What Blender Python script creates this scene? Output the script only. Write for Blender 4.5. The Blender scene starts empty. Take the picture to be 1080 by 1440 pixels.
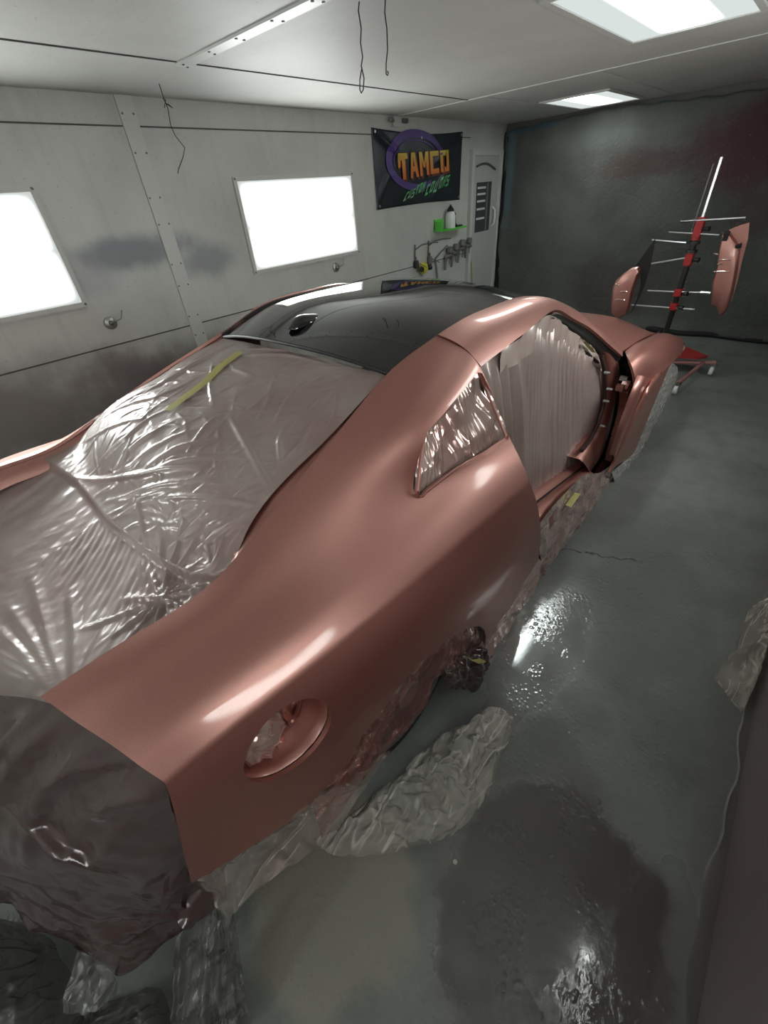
import bpy, bmesh, math, random
import numpy as np
from mathutils import Vector, Matrix
random.seed(7); RNG = np.random.default_rng(7)
PI = math.pi
scene = bpy.context.scene
COL = scene.collection

# ------------------------------------------------------------------ camera (solved from the room's vanishing points)
CR = np.array([[0.75700536, 0.64931242, -0.07304972],
               [0.35162869, -0.49905398, -0.79202423],
               [-0.55072692, 0.57388022, -0.60610342]])
CF = 584.46
CP = np.array([1.44, -0.55, 1.80])

def at(u, v, X=None, Y=None, Z=None):
    r = CR.T @ np.array([(u-540)/CF, (v-720)/CF, 1.0])
    if X is not None: t = (X-CP[0])/r[0]
    elif Y is not None: t = (Y-CP[1])/r[1]
    else: t = (Z-CP[2])/r[2]
    return CP + t*r

cam_d = bpy.data.cameras.new('camera')
cam_d.sensor_fit = 'VERTICAL'; cam_d.sensor_height = 36.0; cam_d.sensor_width = 27.0
cam_d.lens = CF/1440*36.0; cam_d.clip_start = 0.02; cam_d.clip_end = 60
cam = bpy.data.objects.new('camera', cam_d); COL.objects.link(cam)
M = Matrix.Identity(4)
for i in range(3):
    M[i][0] = CR[0][i]; M[i][1] = -CR[1][i]; M[i][2] = -CR[2][i]; M[i][3] = CP[i]
cam.matrix_world = M
scene.camera = cam

# ------------------------------------------------------------------ object helpers
def link(o, parent=None):
    COL.objects.link(o)
    if parent is not None:
        o.parent = parent
        o.matrix_parent_inverse = Matrix.Translation(-world_loc(parent))
    return o
def world_loc(o):
    v = Vector(o.location)
    return v
def tag(o, label=None, cat=None, group=None, kind=None):
    if label: o['label'] = label
    if cat: o['category'] = cat
    if group: o['group'] = group
    if kind: o['kind'] = kind
    return o
def thing(name, loc, label, cat, group=None):
    o = bpy.data.objects.new(name, None); o.location = loc; o.empty_display_size = .1
    COL.objects.link(o); return tag(o, label, cat, group)
def mesh_obj(name, verts, faces, mat, parent=None, smooth=True, angle=None, base=True, mats=None, fmat=None):
    me = bpy.data.meshes.new(name)
    verts = np.asarray(verts, float)
    o = bpy.data.objects.new(name, me)
    if parent is None and base:
        c = Vector(((verts[:,0].min()+verts[:,0].max())/2, (verts[:,1].min()+verts[:,1].max())/2, verts[:,2].min()))
        verts = verts - np.array(c); o.location = c
    me.from_pydata([tuple(v) for v in verts], [], [tuple(int(i) for i in f) for f in faces])
    for m in (mats or [mat]): me.materials.append(m)
    if fmat is not None: me.polygons.foreach_set('material_index', np.asarray(fmat, dtype=np.int32))
    me.validate(); me.update()
    if smooth:
        me.polygons.foreach_set('use_smooth', [True]*len(me.polygons))
        if angle: me.set_sharp_from_angle(angle=math.radians(angle))
    if parent is not None:
        COL.objects.link(o); o.parent = parent
        if parent.parent is not None:   # sub-part: its part sits at its own thing's origin
            o.matrix_parent_inverse = Matrix.Translation(-Vector(parent['_w']) if '_w' in parent else Vector((0,0,0)))
        else:
            o.matrix_parent_inverse = Matrix.Translation(-Vector(parent.location))
    else:
        COL.objects.link(o)
    return o

class MB:
    """collects shapes into one mesh"""
    def __init__(s): s.v = []; s.f = []; s.m = []
    def add(s, v, f, m=0):
        n = len(s.v); s.v += [tuple(map(float, p)) for p in v]
        s.f += [tuple(int(i)+n for i in q) for q in f]; s.m += [m]*len(f); return s
    def box(s, lo, hi, m=0):
        x0,y0,z0 = lo; x1,y1,z1 = hi
        v = [(x0,y0,z0),(x1,y0,z0),(x1,y1,z0),(x0,y1,z0),(x0,y0,z1),(x1,y0,z1),(x1,y1,z1),(x0,y1,z1)]
        return s.add(v, [(0,3,2,1),(4,5,6,7),(0,1,5,4),(1,2,6,5),(2,3,7,6),(3,0,4,7)], m)
    def cbox(s, c, d, ax=None, m=0):
        """box of half sizes d round c along axes ax (3 vectors)"""
        c = np.array(c, float); ax = np.eye(3) if ax is None else np.array(ax, float)
        v = [c + ax[0]*d[0]*i + ax[1]*d[1]*j + ax[2]*d[2]*k for k in (-1,1) for j in (-1,1) for i in (-1,1)]
        return s.add(v, [(0,2,3,1),(4,5,7,6),(0,1,5,4),(1,3,7,5),(3,2,6,7),(2,0,4,6)], m)
    def tube(s, pts, r, n=10, m=0, cap=True):
        P = [np.array(p, float) for p in pts]; k = len(P)
        rr = r if hasattr(r, '__len__') else [r]*k
        t0 = P[1]-P[0]; up = np.array([0,0,1.0]) if abs(t0[2]) < .8*np.linalg.norm(t0) else np.array([1.0,0,0])
        v = []; prev = None
        for i in range(k):
            t = P[min(i+1,k-1)] - P[max(i-1,0)]; t = t/np.linalg.norm(t)
            a = np.cross(t, up) if prev is None else prev - t*(prev@t)
            a = a/np.linalg.norm(a); prev = a; b = np.cross(t, a)
            v += [P[i] + rr[i]*(math.cos(2*PI*j/n)*a + math.sin(2*PI*j/n)*b) for j in range(n)]
        f = [(i*n+j, i*n+(j+1)%n, (i+1)*n+(j+1)%n, (i+1)*n+j) for i in range(k-1) for j in range(n)]
        if cap: f += [tuple(range(n))[::-1], tuple((k-1)*n+j for j in range(n))]
        return s.add(v, f, m)
    def lathe(s, c, axis, prof, n=24, m=0):
        """prof = (distance along axis, radius) pairs"""
        a = np.array(axis, float); a /= np.linalg.norm(a)
        q = np.cross(a, [0,0,1] if abs(a[2]) < .9 else [1,0,0]); q /= np.linalg.norm(q); w = np.cross(a, q)
        c = np.array(c, float); v = []
        for h, r in prof: v += [c + a*h + max(r,1e-4)*(math.cos(2*PI*j/n)*q + math.sin(2*PI*j/n)*w) for j in range(n)]
        k = len(prof)
        f = [(i*n+j, i*n+(j+1)%n, (i+1)*n+(j+1)%n, (i+1)*n+j) for i in range(k-1) for j in range(n)]
        f += [tuple(range(n))[::-1], tuple((k-1)*n+j for j in range(n))]
        return s.add(v, f, m)
    def prism(s, poly, d, m=0):
        """3-D polygon pushed along vector d"""
        k = len(poly); d = np.array(d, float)
        v = [np.array(p, float) for p in poly] + [np.array(p, float)+d for p in poly]
        f = [tuple(range(k))[::-1], tuple(range(k, 2*k))] + [(i, (i+1)%k, (i+1)%k+k, i+k) for i in range(k)]
        return s.add(v, f, m)
    def build(s, name, mat, parent=None, smooth=True, angle=35, mats=None):
        return mesh_obj(name, s.v, s.f, mat, parent, smooth, angle, mats=mats, fmat=s.m if mats else None)

def cspline(P, n):
    """natural cubic through points, n samples per span"""
    P = np.asarray(P, float); k = len(P)
    if k == 2:
        t = np.linspace(0, 1, n+1)[:, None]; return P[0]*(1-t) + P[1]*t
    h = np.maximum(np.linalg.norm(np.diff(P, axis=0), axis=1), 1e-6)**.5
    A = np.zeros((k, k)); B = np.zeros_like(P); A[0,0] = A[-1,-1] = 1
    for i in range(1, k-1):
        A[i,i-1] = h[i-1]; A[i,i] = 2*(h[i-1]+h[i]); A[i,i+1] = h[i]
        B[i] = 6*((P[i+1]-P[i])/h[i] - (P[i]-P[i-1])/h[i-1])
    S = np.linalg.solve(A, B); out = []
    for i in range(k-1):
        for j in range(n + (i == k-2)):
            x = j/n*h[i]; y = h[i]-x
            out.append(S[i]*y**3/(6*h[i]) + S[i+1]*x**3/(6*h[i]) + (P[i]/h[i]-S[i]*h[i]/6)*y + (P[i+1]/h[i]-S[i+1]*h[i]/6)*x)
    return np.array(out)
def resample(P, n):
    P = np.asarray(P, float); d = np.r_[0, np.cumsum(np.linalg.norm(np.diff(P, axis=0), axis=1))]
    t = np.linspace(0, d[-1], n); return np.stack([np.interp(t, d, P[:, i]) for i in range(3)], 1)
def patch(rows, nc, nr):
    """rows of 3-D control points -> dense grid (R, C, 3)"""
    R = np.array([cspline(r, nc) for r in rows])
    return np.stack([cspline(R[:, j], nr) for j in range(R.shape[1])], 1)
def gfaces(R, C, flip=False, off=0):
    f = [(i*C+j, i*C+j+1, (i+1)*C+j+1, (i+1)*C+j) for i in range(R-1) for j in range(C-1)]
    return [q[::-1] for q in f] if flip else f
def gnormals(G):
    du = np.gradient(G, axis=1); dv = np.gradient(G, axis=0); n = np.cross(du, dv)
    return n/np.maximum(np.linalg.norm(n, axis=2, keepdims=True), 1e-9)
def sheet(name, G, mat, parent=None, flip=False, thick=0, angle=None):
    R, C, _ = G.shape; v = G.reshape(-1, 3); f = gfaces(R, C, flip)
    o = mesh_obj(name, v, f, mat, parent, True, angle)
    if thick:
        m = o.modifiers.new('thick', 'SOLIDIFY'); m.thickness = thick; m.offset = -1
    return o
def bake(o):
    dg = bpy.context.evaluated_depsgraph_get(); dg.update()
    me = bpy.data.meshes.new_from_object(o.evaluated_get(dg)); o.modifiers.clear(); o.data = me
    return me
def cut(o, cutters, angle=40):
    """cut holes through a thick shell with prisms given as MB"""
    tmp = []
    for mb in cutters:
        me = bpy.data.meshes.new('cutter'); me.from_pydata(mb.v, [], mb.f); me.update()
        bm = bmesh.new(); bm.from_mesh(me); bmesh.ops.recalc_face_normals(bm, faces=bm.faces); bm.to_mesh(me); bm.free()
        c = bpy.data.objects.new('cutter', me); COL.objects.link(c); tmp.append(c)
        m = o.modifiers.new('b', 'BOOLEAN'); m.operation = 'DIFFERENCE'; m.object = c; m.solver = 'EXACT'
    me = bake(o)
    for c in tmp:
        d = c.data; bpy.data.objects.remove(c); bpy.data.meshes.remove(d)
    me.polygons.foreach_set('use_smooth', [True]*len(me.polygons)); me.set_sharp_from_angle(angle=math.radians(angle))
def yz_prism(pts, x0, x1):
    return MB().prism([(x0, p[0], p[1]) for p in pts], (x1-x0, 0, 0))

# ---- noise in numpy
def tri(x): return np.abs((x % 1.0)*2-1)
def lown(p, f, seed):
    r = np.random.default_rng(seed); s = 0
    for k in range(6):
        d = r.normal(size=p.shape[-1]); d /= np.linalg.norm(d)
        s = s + np.sin(p@d*f*r.uniform(.6, 1.6) + r.uniform(0, 6.28))
    return s/6
def crumple(p, f, seed, octs=3):
    """faceted creases, roughly -1..1"""
    r = np.random.default_rng(seed); s = 0; a = 1.0; tot = 0
    for o in range(octs):
        for k in range(3):
            d = r.normal(size=p.shape[-1]); d /= np.linalg.norm(d)
            w = .35*lown(p, f*.8*2*PI*.5, seed*31+o*7+k)
            s = s + a*(tri(p@d*f + w + r.uniform()) - .5); tot += a*.5
        a *= .55; f *= 1.9
    return s/tot*1.6
def seg_dist(p, a, b):
    d = b-a; t = np.clip(((p-a)@d)/(d@d), 0, 1); q = a + t[..., None]*d
    return np.linalg.norm(p-q, axis=-1), t
def ridge(p, poly, w, taper=True):
    """gaussian ridge along a polyline in the plane"""
    best = np.zeros(p.shape[:-1]); poly = [np.array(q, float) for q in poly]
    L = [0]+list(np.cumsum([np.linalg.norm(poly[i+1]-poly[i]) for i in range(len(poly)-1)]))
    for i in range(len(poly)-1):
        d, t = seg_dist(p, poly[i], poly[i+1]); s = (L[i]+t*(L[i+1]-L[i]))/L[-1]
        g = np.exp(-(d/w)**2) * (np.sin(PI*np.clip(s, .03, .97))**.6 if taper else 1)
        best = np.maximum(best, g)
    return best

# ------------------------------------------------------------------ materials
class NT:
    def __init__(s, name):
        s.m = bpy.data.materials.new(name); s.m.use_nodes = True; s.t = s.m.node_tree; s.t.nodes.clear()
        s.out = s.n('ShaderNodeOutputMaterial')
    def n(s, typ, **kw):
        x = s.t.nodes.new(typ)
        for k, v in kw.items():
            if k in x.inputs: s.set(x.inputs[k], v)
            else: setattr(x, k, v)
        return x
    def set(s, sock, v):
        if isinstance(v, bpy.types.NodeSocket): s.t.links.new(v, sock)
        elif isinstance(v, bpy.types.Node): s.t.links.new(v.outputs[0], sock)
        else:
            if hasattr(sock.default_value, '__len__') and len(sock.default_value) == 4 and len(v) == 3: v = (*v, 1)
            sock.default_value = v
    def math(s, op, a, b=None, c=None, clamp=False):
        x = s.n('ShaderNodeMath', operation=op, use_clamp=clamp)
        for i, v in enumerate((a, b, c)):
            if v is not None: s.set(x.inputs[i], v)
        return x.outputs[0]
    def mix(s, f, a, b):
        x = s.n('ShaderNodeMix', data_type='RGBA'); s.set(x.inputs[0], f); s.set(x.inputs[6], a); s.set(x.inputs[7], b)
        return x.outputs[2]
    def lerp(s, f, a, b):
        x = s.n('ShaderNodeMix', data_type='FLOAT'); s.set(x.inputs[0], f); s.set(x.inputs[2], a); s.set(x.inputs[3], b)
        return x.outputs[0]
    def ss(s, v, lo, hi):
        x = s.n('ShaderNodeMapRange', interpolation_type='SMOOTHSTEP'); s.set(x.inputs[0], v); x.inputs[1].default_value = lo; x.inputs[2].default_value = hi
        return x.outputs[0]
    def pos(s, scale=(1,1,1), rot=(0,0,0)):
        g = s.n('ShaderNodeNewGeometry'); mp = s.n('ShaderNodeMapping'); s.set(mp.inputs[0], g.outputs['Position'])
        mp.inputs['Scale'].default_value = scale; mp.inputs['Rotation'].default_value = rot; return mp.outputs[0]
    def noise(s, vec, sc, det=4, rough=.55, typ='FBM', dist=0):
        x = s.n('ShaderNodeTexNoise', noise_type=typ); s.set(x.inputs['Vector'], vec); x.inputs['Scale'].default_value = sc
        x.inputs['Detail'].default_value = det; x.inputs['Roughness'].default_value = rough; x.inputs['Distortion'].default_value = dist
        return x.outputs[0]
    def voro(s, vec, sc, feat='F1', out='Distance', rand=1):
        x = s.n('ShaderNodeTexVoronoi', feature=feat); s.set(x.inputs['Vector'], vec); x.inputs['Scale'].default_value = sc
        x.inputs['Randomness'].default_value = rand
        return x.outputs[out]
    def bump(s, h, strength=.3, dist=.01, normal=None):
        x = s.n('ShaderNodeBump'); s.set(x.inputs['Height'], h); s.set(x.inputs['Strength'], strength)
        s.set(x.inputs['Distance'], dist)
        if normal is not None: s.set(x.inputs['Normal'], normal)
        return x.outputs[0]
    def bsdf(s, **kw):
        b = s.n('ShaderNodeBsdfPrincipled')
        for k, v in kw.items(): s.set(b.inputs[k.replace('_', ' ')], v)
        return b
    def done(s, sh):
        s.set(s.out.inputs[0], sh.outputs[0] if isinstance(sh, bpy.types.Node) else sh); return s.m
def plain(name, col, rough=.5, metal=0, coat=0, **kw):
    t = NT(name); return t.done(t.bsdf(Base_Color=col, Roughness=rough, Metallic=metal, Coat_Weight=coat, **kw))
def emit(name, col, st):
    t = NT(name); return t.done(t.n('ShaderNodeEmission', Color=col, Strength=st))

def mat_paint():
    """rose metallic: pink flake over a deep red ground, thin gloss on top"""
    t = NT('rose_paint'); fl = t.ss(t.noise(t.pos(), 900, 1), .35, .7)
    c = t.mix(fl, (.51,.278,.236), (.61,.345,.295))
    coat = dict(Coat_Weight=.5, Coat_Roughness=.05, Coat_IOR=1.5)
    a = t.bsdf(Base_Color=c, Metallic=1.0, Roughness=.47, **coat)
    b = t.bsdf(Base_Color=(.20,.030,.022), Metallic=0, Roughness=.5, Specular_IOR_Level=.1, **coat)
    m = t.n('ShaderNodeMixShader'); t.set(m.inputs[0], .72); t.set(m.inputs[1], b.outputs[0]); t.set(m.inputs[2], a.outputs[0])
    return t.done(m)
PAINT = mat_paint()
def mat_film(name, col, col2, rough=.28, metal=.35, sc=14, st=.5, stretch=(1,1,1), dist=.012, alpha=1.0, fine=60, patch_sc=3, facet=0, fsc=9):
    t = NT(name); p = t.pos(stretch)
    r1 = t.noise(p, sc, 3, .5, 'RIDGED_MULTIFRACTAL', .4)
    r2 = t.noise(t.pos(), fine, 2, .5)
    h = t.math('ADD', t.math('MULTIPLY', r1, .6), t.math('MULTIPLY', r2, .12))
    crease = None
    if facet:
        # long folds running several ways, each in its own patches
        hs = None; cs = None
        for k, (rot, fs) in enumerate((((.3,.2,.5), 1.0), ((-.5,.9,-.6), .8), ((1.1,-.3,1.9), 1.2))):
            n_ = t.noise(t.pos((fsc*fs, fsc*fs*.16, fsc*fs*.35), rot), 1, 2, .45, 'FBM', .3)
            saw = t.math('PINGPONG', t.math('MULTIPLY', n_, 7.0), .5)
            mk = t.ss(t.noise(t.pos((1,1,1), (k*1.3, k*.7, k)), 6, 2), .40, .60)
            hh = t.math('MULTIPLY', saw, mk); cr_ = t.math('MULTIPLY', t.ss(saw, .38, .5), mk)
            hs = hh if hs is None else t.math('ADD', hs, hh); cs = cr_ if cs is None else t.math('MAXIMUM', cs, cr_)
        h = t.math('ADD', t.math('MULTIPLY', h, .3), t.math('MULTIPLY', hs, facet*.5))
        crease = cs
    b = t.bump(h, st, dist)
    c = t.mix(t.ss(t.noise(t.pos(), patch_sc, 3), .35, .65), col, col2)
    kw = dict(Base_Color=c, Metallic=metal, Roughness=rough, Normal=b, Coat_Weight=.5, Coat_Roughness=.12)
    s = t.bsdf(**kw)
    if alpha < 1:
        tr = t.n('ShaderNodeBsdfTransparent', Color=(.92, .9, .88))
        a = t.math('ADD', t.math('MULTIPLY', crease, .40), alpha, clamp=True) if crease is not None else t.math('ADD', t.ss(r1, .3, 1.5), alpha, clamp=True)
        mx = t.n('ShaderNodeMixShader'); t.set(mx.inputs[0], a); t.set(mx.inputs[1], tr.outputs[0]); t.set(mx.inputs[2], s.outputs[0])
        return t.done(mx)
    return t.done(s)
FILM_REAR = mat_film('masking_film', (.27,.185,.172), (.33,.265,.245), .42, .2, 9, .13, (1,1.6,1), .006)
FILM_DOOR = mat_film('door_film', (.40,.30,.275), (.46,.36,.33), .36, .25, 10, .18, (1,5,.5), .006)
FILM_FOIL = mat_film('shiny_film', (.62,.40,.35), (.70,.56,.50), .14, .75, 22, .5, (1,1,1), .012)
FILM_TAIL = mat_film('tail_film', (.046,.023,.025), (.066,.039,.035), .22, .1, 6, .8, (1,1,.6), .016, facet=.5, fsc=6)  # dark colour holds the shade of the tail facing away from the lights
FILM_PAPER = mat_film('crinkled_border', (.60,.46,.41), (.70,.60,.55), .25, .1, 12, .3, (1,1,1), .006)
FILM_WIN = mat_film('window_foil', (.50,.31,.27), (.62,.48,.43), .2, .55, 10, .25, (1,1,1), .008)
FILM_SILL = mat_film('sill_film', (.48,.30,.27), (.56,.44,.40), .18, .35, 14, 1.0, (1,1,1), .03, facet=.8, fsc=12)
CLEAR = mat_film('clear_film', (.66,.62,.555), (.78,.74,.67), .14, .0, 11, .8, (1,1,1), .03, alpha=.34, facet=1.0, fsc=9)
SKIRT = mat_film('skirt_film', (.42,.35,.31), (.52,.45,.40), .15, .0, 11, .8, (1,1,.6), .03, alpha=.24, facet=1.0, fsc=8)
CLEAR_PINK = mat_film('sprayed_clear_film', (.24,.095,.085), (.33,.17,.15), .16, .35, 12, 1.0, (1,1,.5), .035, alpha=.62, facet=.8, fsc=11)
GREYFILM = mat_film('grey_film', (.10,.098,.092), (.15,.145,.135), .24, .0, 12, 1.0, (1,1,1), .04, alpha=.6, facet=.9, fsc=8)
TAPE = plain('yellow_tape', (.40, .36, .11), .5)
BLACKGLOSS = plain('black_gloss', (.006, .007, .007), .045, 0, 1.0)
BLACK = plain('black_rubber', (.012, .012, .012), .5)
DARK = plain('dark_void', (.008, .006, .006), .8)
CHROME = plain('bright_metal', (.55, .56, .56), .3, 1)
STEEL = plain('dull_steel', (.35, .35, .34), .4, .9)
RED = plain('red_enamel', (.33, .02, .022), .35)
WHITE_PL = plain('white_plastic', (.72, .73, .72), .4)
GREEN = plain('green_plastic', (.10, .55, .06), .4)
YELLOW = plain('yellow_plastic', (.62, .55, .05), .4)
NAVY = plain('dark_plastic', (.02, .022, .03), .4)
GREYPL = plain('grey_plastic', (.16, .16, .16), .5)
TYRE = plain('tyre_rubber', (.02, .02, .02), .7)

# ------------------------------------------------------------------ room
XL, XR, YN, YF, H = -2.33, 1.93, -4.2, 6.55, 2.44
def mat_wall(name, base, dirty, blots=(), ro=(.25, .5)):
    t = NT(name); p = t.pos()
    n1 = t.noise(p, 1.3, 5, .6); st = t.noise(t.pos((1, 5, .5)), 2.2, 5, .65)
    c = t.mix(t.math('MULTIPLY', t.ss(n1, .38, .72), .45), base, dirty)
    c = t.mix(t.math('MULTIPLY', t.ss(st, .5, .75), .3), c, dirty)
    c = t.mix(t.math('MULTIPLY', t.ss(t.noise(p, 45, 2), .66, .72), .25), c, (.12,.12,.11))
    sep = t.n('ShaderNodeSeparateXYZ'); t.set(sep.inputs[0], t.n('ShaderNodeNewGeometry').outputs['Position'])
    wob = t.math('MULTIPLY', t.math('SUBTRACT', t.noise(p, 3, 4), .5), 1.1)
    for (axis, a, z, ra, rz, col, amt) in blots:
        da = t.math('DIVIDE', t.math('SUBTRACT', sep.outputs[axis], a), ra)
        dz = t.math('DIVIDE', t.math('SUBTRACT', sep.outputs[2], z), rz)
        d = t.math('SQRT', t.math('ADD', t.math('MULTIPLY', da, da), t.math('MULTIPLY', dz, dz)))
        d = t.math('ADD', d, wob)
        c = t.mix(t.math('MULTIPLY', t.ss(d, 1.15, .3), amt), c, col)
    b = t.bump(t.noise(p, 60, 3), .08, .004)
    r = t.lerp(n1, *ro)
    return t.done(t.bsdf(Base_Color=c, Roughness=r, Normal=b))
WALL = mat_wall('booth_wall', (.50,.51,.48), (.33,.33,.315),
    [(1, 1.0, 1.60, .55, .13, (.13,.145,.17), .85), (1, 1.55, 1.47, .38, .15, (.17,.185,.205), .7), (1, .55, 1.45, .3, .12, (.3,.3,.34), .5),
     (1, -.3, .75, 1.3, .38, (.15,.125,.125), .8), (1, 1.1, .55, 1.1, .45, (.13,.12,.115), .8), (1, .6, .8, .4, .25, (.16,.125,.13), .6),
     (1, 3.2, .7, 1.4, .35, (.3,.3,.29), .6), (1, .5, .30, 2.3, .62, (.17,.155,.15), .75)])  # low blots: overspray, with the lower wall's shade painted in as well
WALLR = mat_wall('booth_wall_sprayed', (.23,.20,.195), (.15,.13,.13), [(1, .5, .25, .6, .5, (.2,.15,.15), .5)])
CEIL = mat_wall('booth_ceiling', (.52,.525,.50), (.42,.42,.40), [(1, 2.2, 2.4, 1.5, .5, (.34,.34,.335), .35)], (.45, .7))

def mat_floor():
    t = NT('wet_concrete'); p = t.pos()
    n1 = t.noise(p, .9, 6, .6); n2 = t.noise(p, 4, 5, .6); n3 = t.noise(p, 26, 4, .6)
    c = t.mix(t.ss(n1, .35, .65), (.125,.137,.127), (.20,.213,.197))
    c = t.mix(t.math('MULTIPLY', t.ss(n2, .45, .7), .5), c, (.11,.114,.106))
    c = t.mix(t.math('MULTIPLY', t.ss(n3, .55, .75), .25), c, (.25,.258,.24))
    sep = t.n('ShaderNodeSeparateXYZ'); t.set(sep.inputs[0], t.n('ShaderNodeNewGeometry').outputs['Position'])
    X, Y = sep.outputs[0], sep.outputs[1]
    def blob(x, y, rx, ry, w=.5, f=2.5, lo=1.1, hi=.85):
        dx = t.math('DIVIDE', t.math('SUBTRACT', X, x), rx); dy = t.math('DIVIDE', t.math('SUBTRACT', Y, y), ry)
        d = t.math('SQRT', t.math('ADD', t.math('MULTIPLY', dx, dx), t.math('MULTIPLY', dy, dy)))
        d = t.math('ADD', d, t.math('MULTIPLY', t.math('SUBTRACT', t.noise(p, f, 4), .5), w))
        return d, t.ss(d, lo, hi)
    # dried buff patch, dark puddle stain with a rim, wet streaks
    _, buff = blob(1.0, -.50, .28, .28, .8, 4)
    c = t.mix(t.math('MULTIPLY', buff, .75), c, (.27,.25,.205))
    d, pud = blob(1.56, -.10, .34, .42, .8, 3.2, 1.06, .90)
    c = t.mix(t.math('MULTIPLY', pud, .85), c, (.062,.053,.050))
    rim = t.math('MULTIPLY', t.ss(d, .88, .98), t.ss(d, 1.10, 1.0))
    c = t.mix(t.math('MULTIPLY', rim, .5), c, (.2,.2,.19))
    _, ring2 = blob(1.3, .1, .35, .4, .9, 3.5)
    c = t.mix(t.math('MULTIPLY', ring2, .4), c, (.085,.082,.075))
    _, edge = blob(1.93, .3, .10, 3.0, .9, 5)
    c = t.mix(t.math('MULTIPLY', edge, .35), c, (.15,.14,.13))
    _, gr = blob(1.42, 1.35, .30, .55, .7, 3)
    c = t.mix(t.math('MULTIPLY', gr, .45), c, (.10,.103,.097))
    # crack running out from under the car
    cl = t.math('SUBTRACT', t.math('SUBTRACT', Y, t.math('MULTIPLY_ADD', X, .42, 1.10)), t.math('MULTIPLY', t.math('SUBTRACT', t.noise(p, 9, 4), .5), .12))
    ck = t.math('MULTIPLY', t.ss(t.math('ABSOLUTE', cl), .009, .003), t.math('MULTIPLY', t.ss(X, .9, .98), t.ss(X, 1.38, 1.30)))
    c = t.mix(t.math('MULTIPLY', ck, t.ss(n3, .35, .5)), c, (.035,.036,.034))
    # wetness
    wn = t.ss(t.noise(p, 5, 5, .6), .42, .62)
    _, w1 = blob(1.12, .78, .20, .48, .6, 4, 1.15, .6)
    wet = t.math('MAXIMUM', t.math('MULTIPLY', pud, t.lerp(wn, .35, 1)), w1)
    _, w2 = blob(1.82, -.15, .10, .5, .9, 5)
    wet = t.math('MAXIMUM', wet, t.math('MULTIPLY', w2, .9))
    rough = t.lerp(wet, t.lerp(n2, .30, .52), .05)
    dr = t.voro(p, 55, 'SMOOTH_F1'); drop = t.ss(dr, .45, .1)
    dropmask = t.math('MULTIPLY', drop, t.ss(t.noise(p, 7, 3), .45, .6))
    h = t.math('ADD', t.math('MULTIPLY', t.noise(p, 34, 4, .6), .6), t.math('MULTIPLY', dropmask, .55))
    b = t.bump(h, t.lerp(t.math('MAXIMUM', t.math('MULTIPLY', w1, t.ss(wn, .25, .0)), t.math('MULTIPLY', pud, t.ss(t.noise(p, 6, 3), .60, .42))), t.lerp(wet, .30, .20), .015), .010)
    b = t.bump(t.noise(p, 220, 2), t.lerp(wet, .12, .0), .003, b)
    return t.done(t.bsdf(Base_Color=c, Roughness=rough, Normal=b, Specular_IOR_Level=t.lerp(wet, .35, 1.0)))
FLOOR = mat_floor()

def mat_blanket():
    t = NT('insulation_blanket'); p = t.pos(); n = t.noise(p, 1.2, 5, .6); g = t.noise(p, 40, 4, .7)
    c = t.mix(t.ss(n, .35, .65), (.074,.078,.069), (.112,.117,.104))
    sep = t.n('ShaderNodeSeparateXYZ'); t.set(sep.inputs[0], t.n('ShaderNodeNewGeometry').outputs['Position'])
    X, Z = sep.outputs[0], sep.outputs[2]
    wob = t.math('MULTIPLY', t.math('SUBTRACT', t.noise(p, 2.2, 5, .65), .5), 1.5)
    def blob(x, z, rx, rz, col, amt, c):
        dx = t.math('DIVIDE', t.math('SUBTRACT', X, x), rx); dz = t.math('DIVIDE', t.math('SUBTRACT', Z, z), rz)
        d = t.math('ADD', t.math('SQRT', t.math('ADD', t.math('MULTIPLY', dx, dx), t.math('MULTIPLY', dz, dz))), wob)
        return t.mix(t.math('MULTIPLY', t.ss(d, 1.2, .4), amt), c, col)
    c = blob(.75, 1.95, .9, .42, (.075,.026,.029), .95, c)
    c = blob(-.4, 1.85, .7, .16, (.07,.038,.038), .75, c)
    c = blob(.9, 1.35, .35, .3, (.06,.035,.035), .6, c)
    c = blob(-.55, .5, .75, .4, (.055,.04,.04), .6, c)
    c = blob(-1.3, 2.15, .8, .14, (.14,.15,.14), .55, c)
    c = blob(-2.2, 1.9, .09, .7, (.10,.16,.18), .9, c)
    c = blob(-1.9, 2.36, .5, .05, (.05,.10,.13), .9, c)
    c = blob(.3, 2.40, .9, .035, (.03,.085,.11), .9, c)
    c = t.mix(t.ss(g, .58, .75), c, (.14,.145,.135))
    h = t.math('ADD', t.noise(p, 26, 5, .7), t.math('MULTIPLY', t.noise(p, 4, 4), 1.2))
    return t.done(t.bsdf(Base_Color=c, Roughness=.72, Normal=t.bump(h, .8, .03)))
BLANKET = mat_blanket()

def slab(name, lo, hi, mat, kind='structure'):
    o = MB().box(lo, hi).build(name, mat, None, False); o['kind'] = kind; return o
T = .08
slab('floor', (XL-T, YN-T, -T), (XR+T, YF+T, 0), FLOOR)
slab('ceiling', (XL-T, YN-T, H), (XR+T, YF+T, H+T), CEIL)
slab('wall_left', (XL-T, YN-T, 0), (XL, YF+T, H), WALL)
slab('wall_right', (XR, YN-T, 0), (XR+T, YF+T, H), WALLR)
slab('wall_far', (XL, YF, 0), (XR, YF+T, H), plain('far_wall_paint', (.12,.12,.115), .7))
slab('wall_near', (XL, YN-T, 0), (XR, YN, H), WALL)

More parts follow.
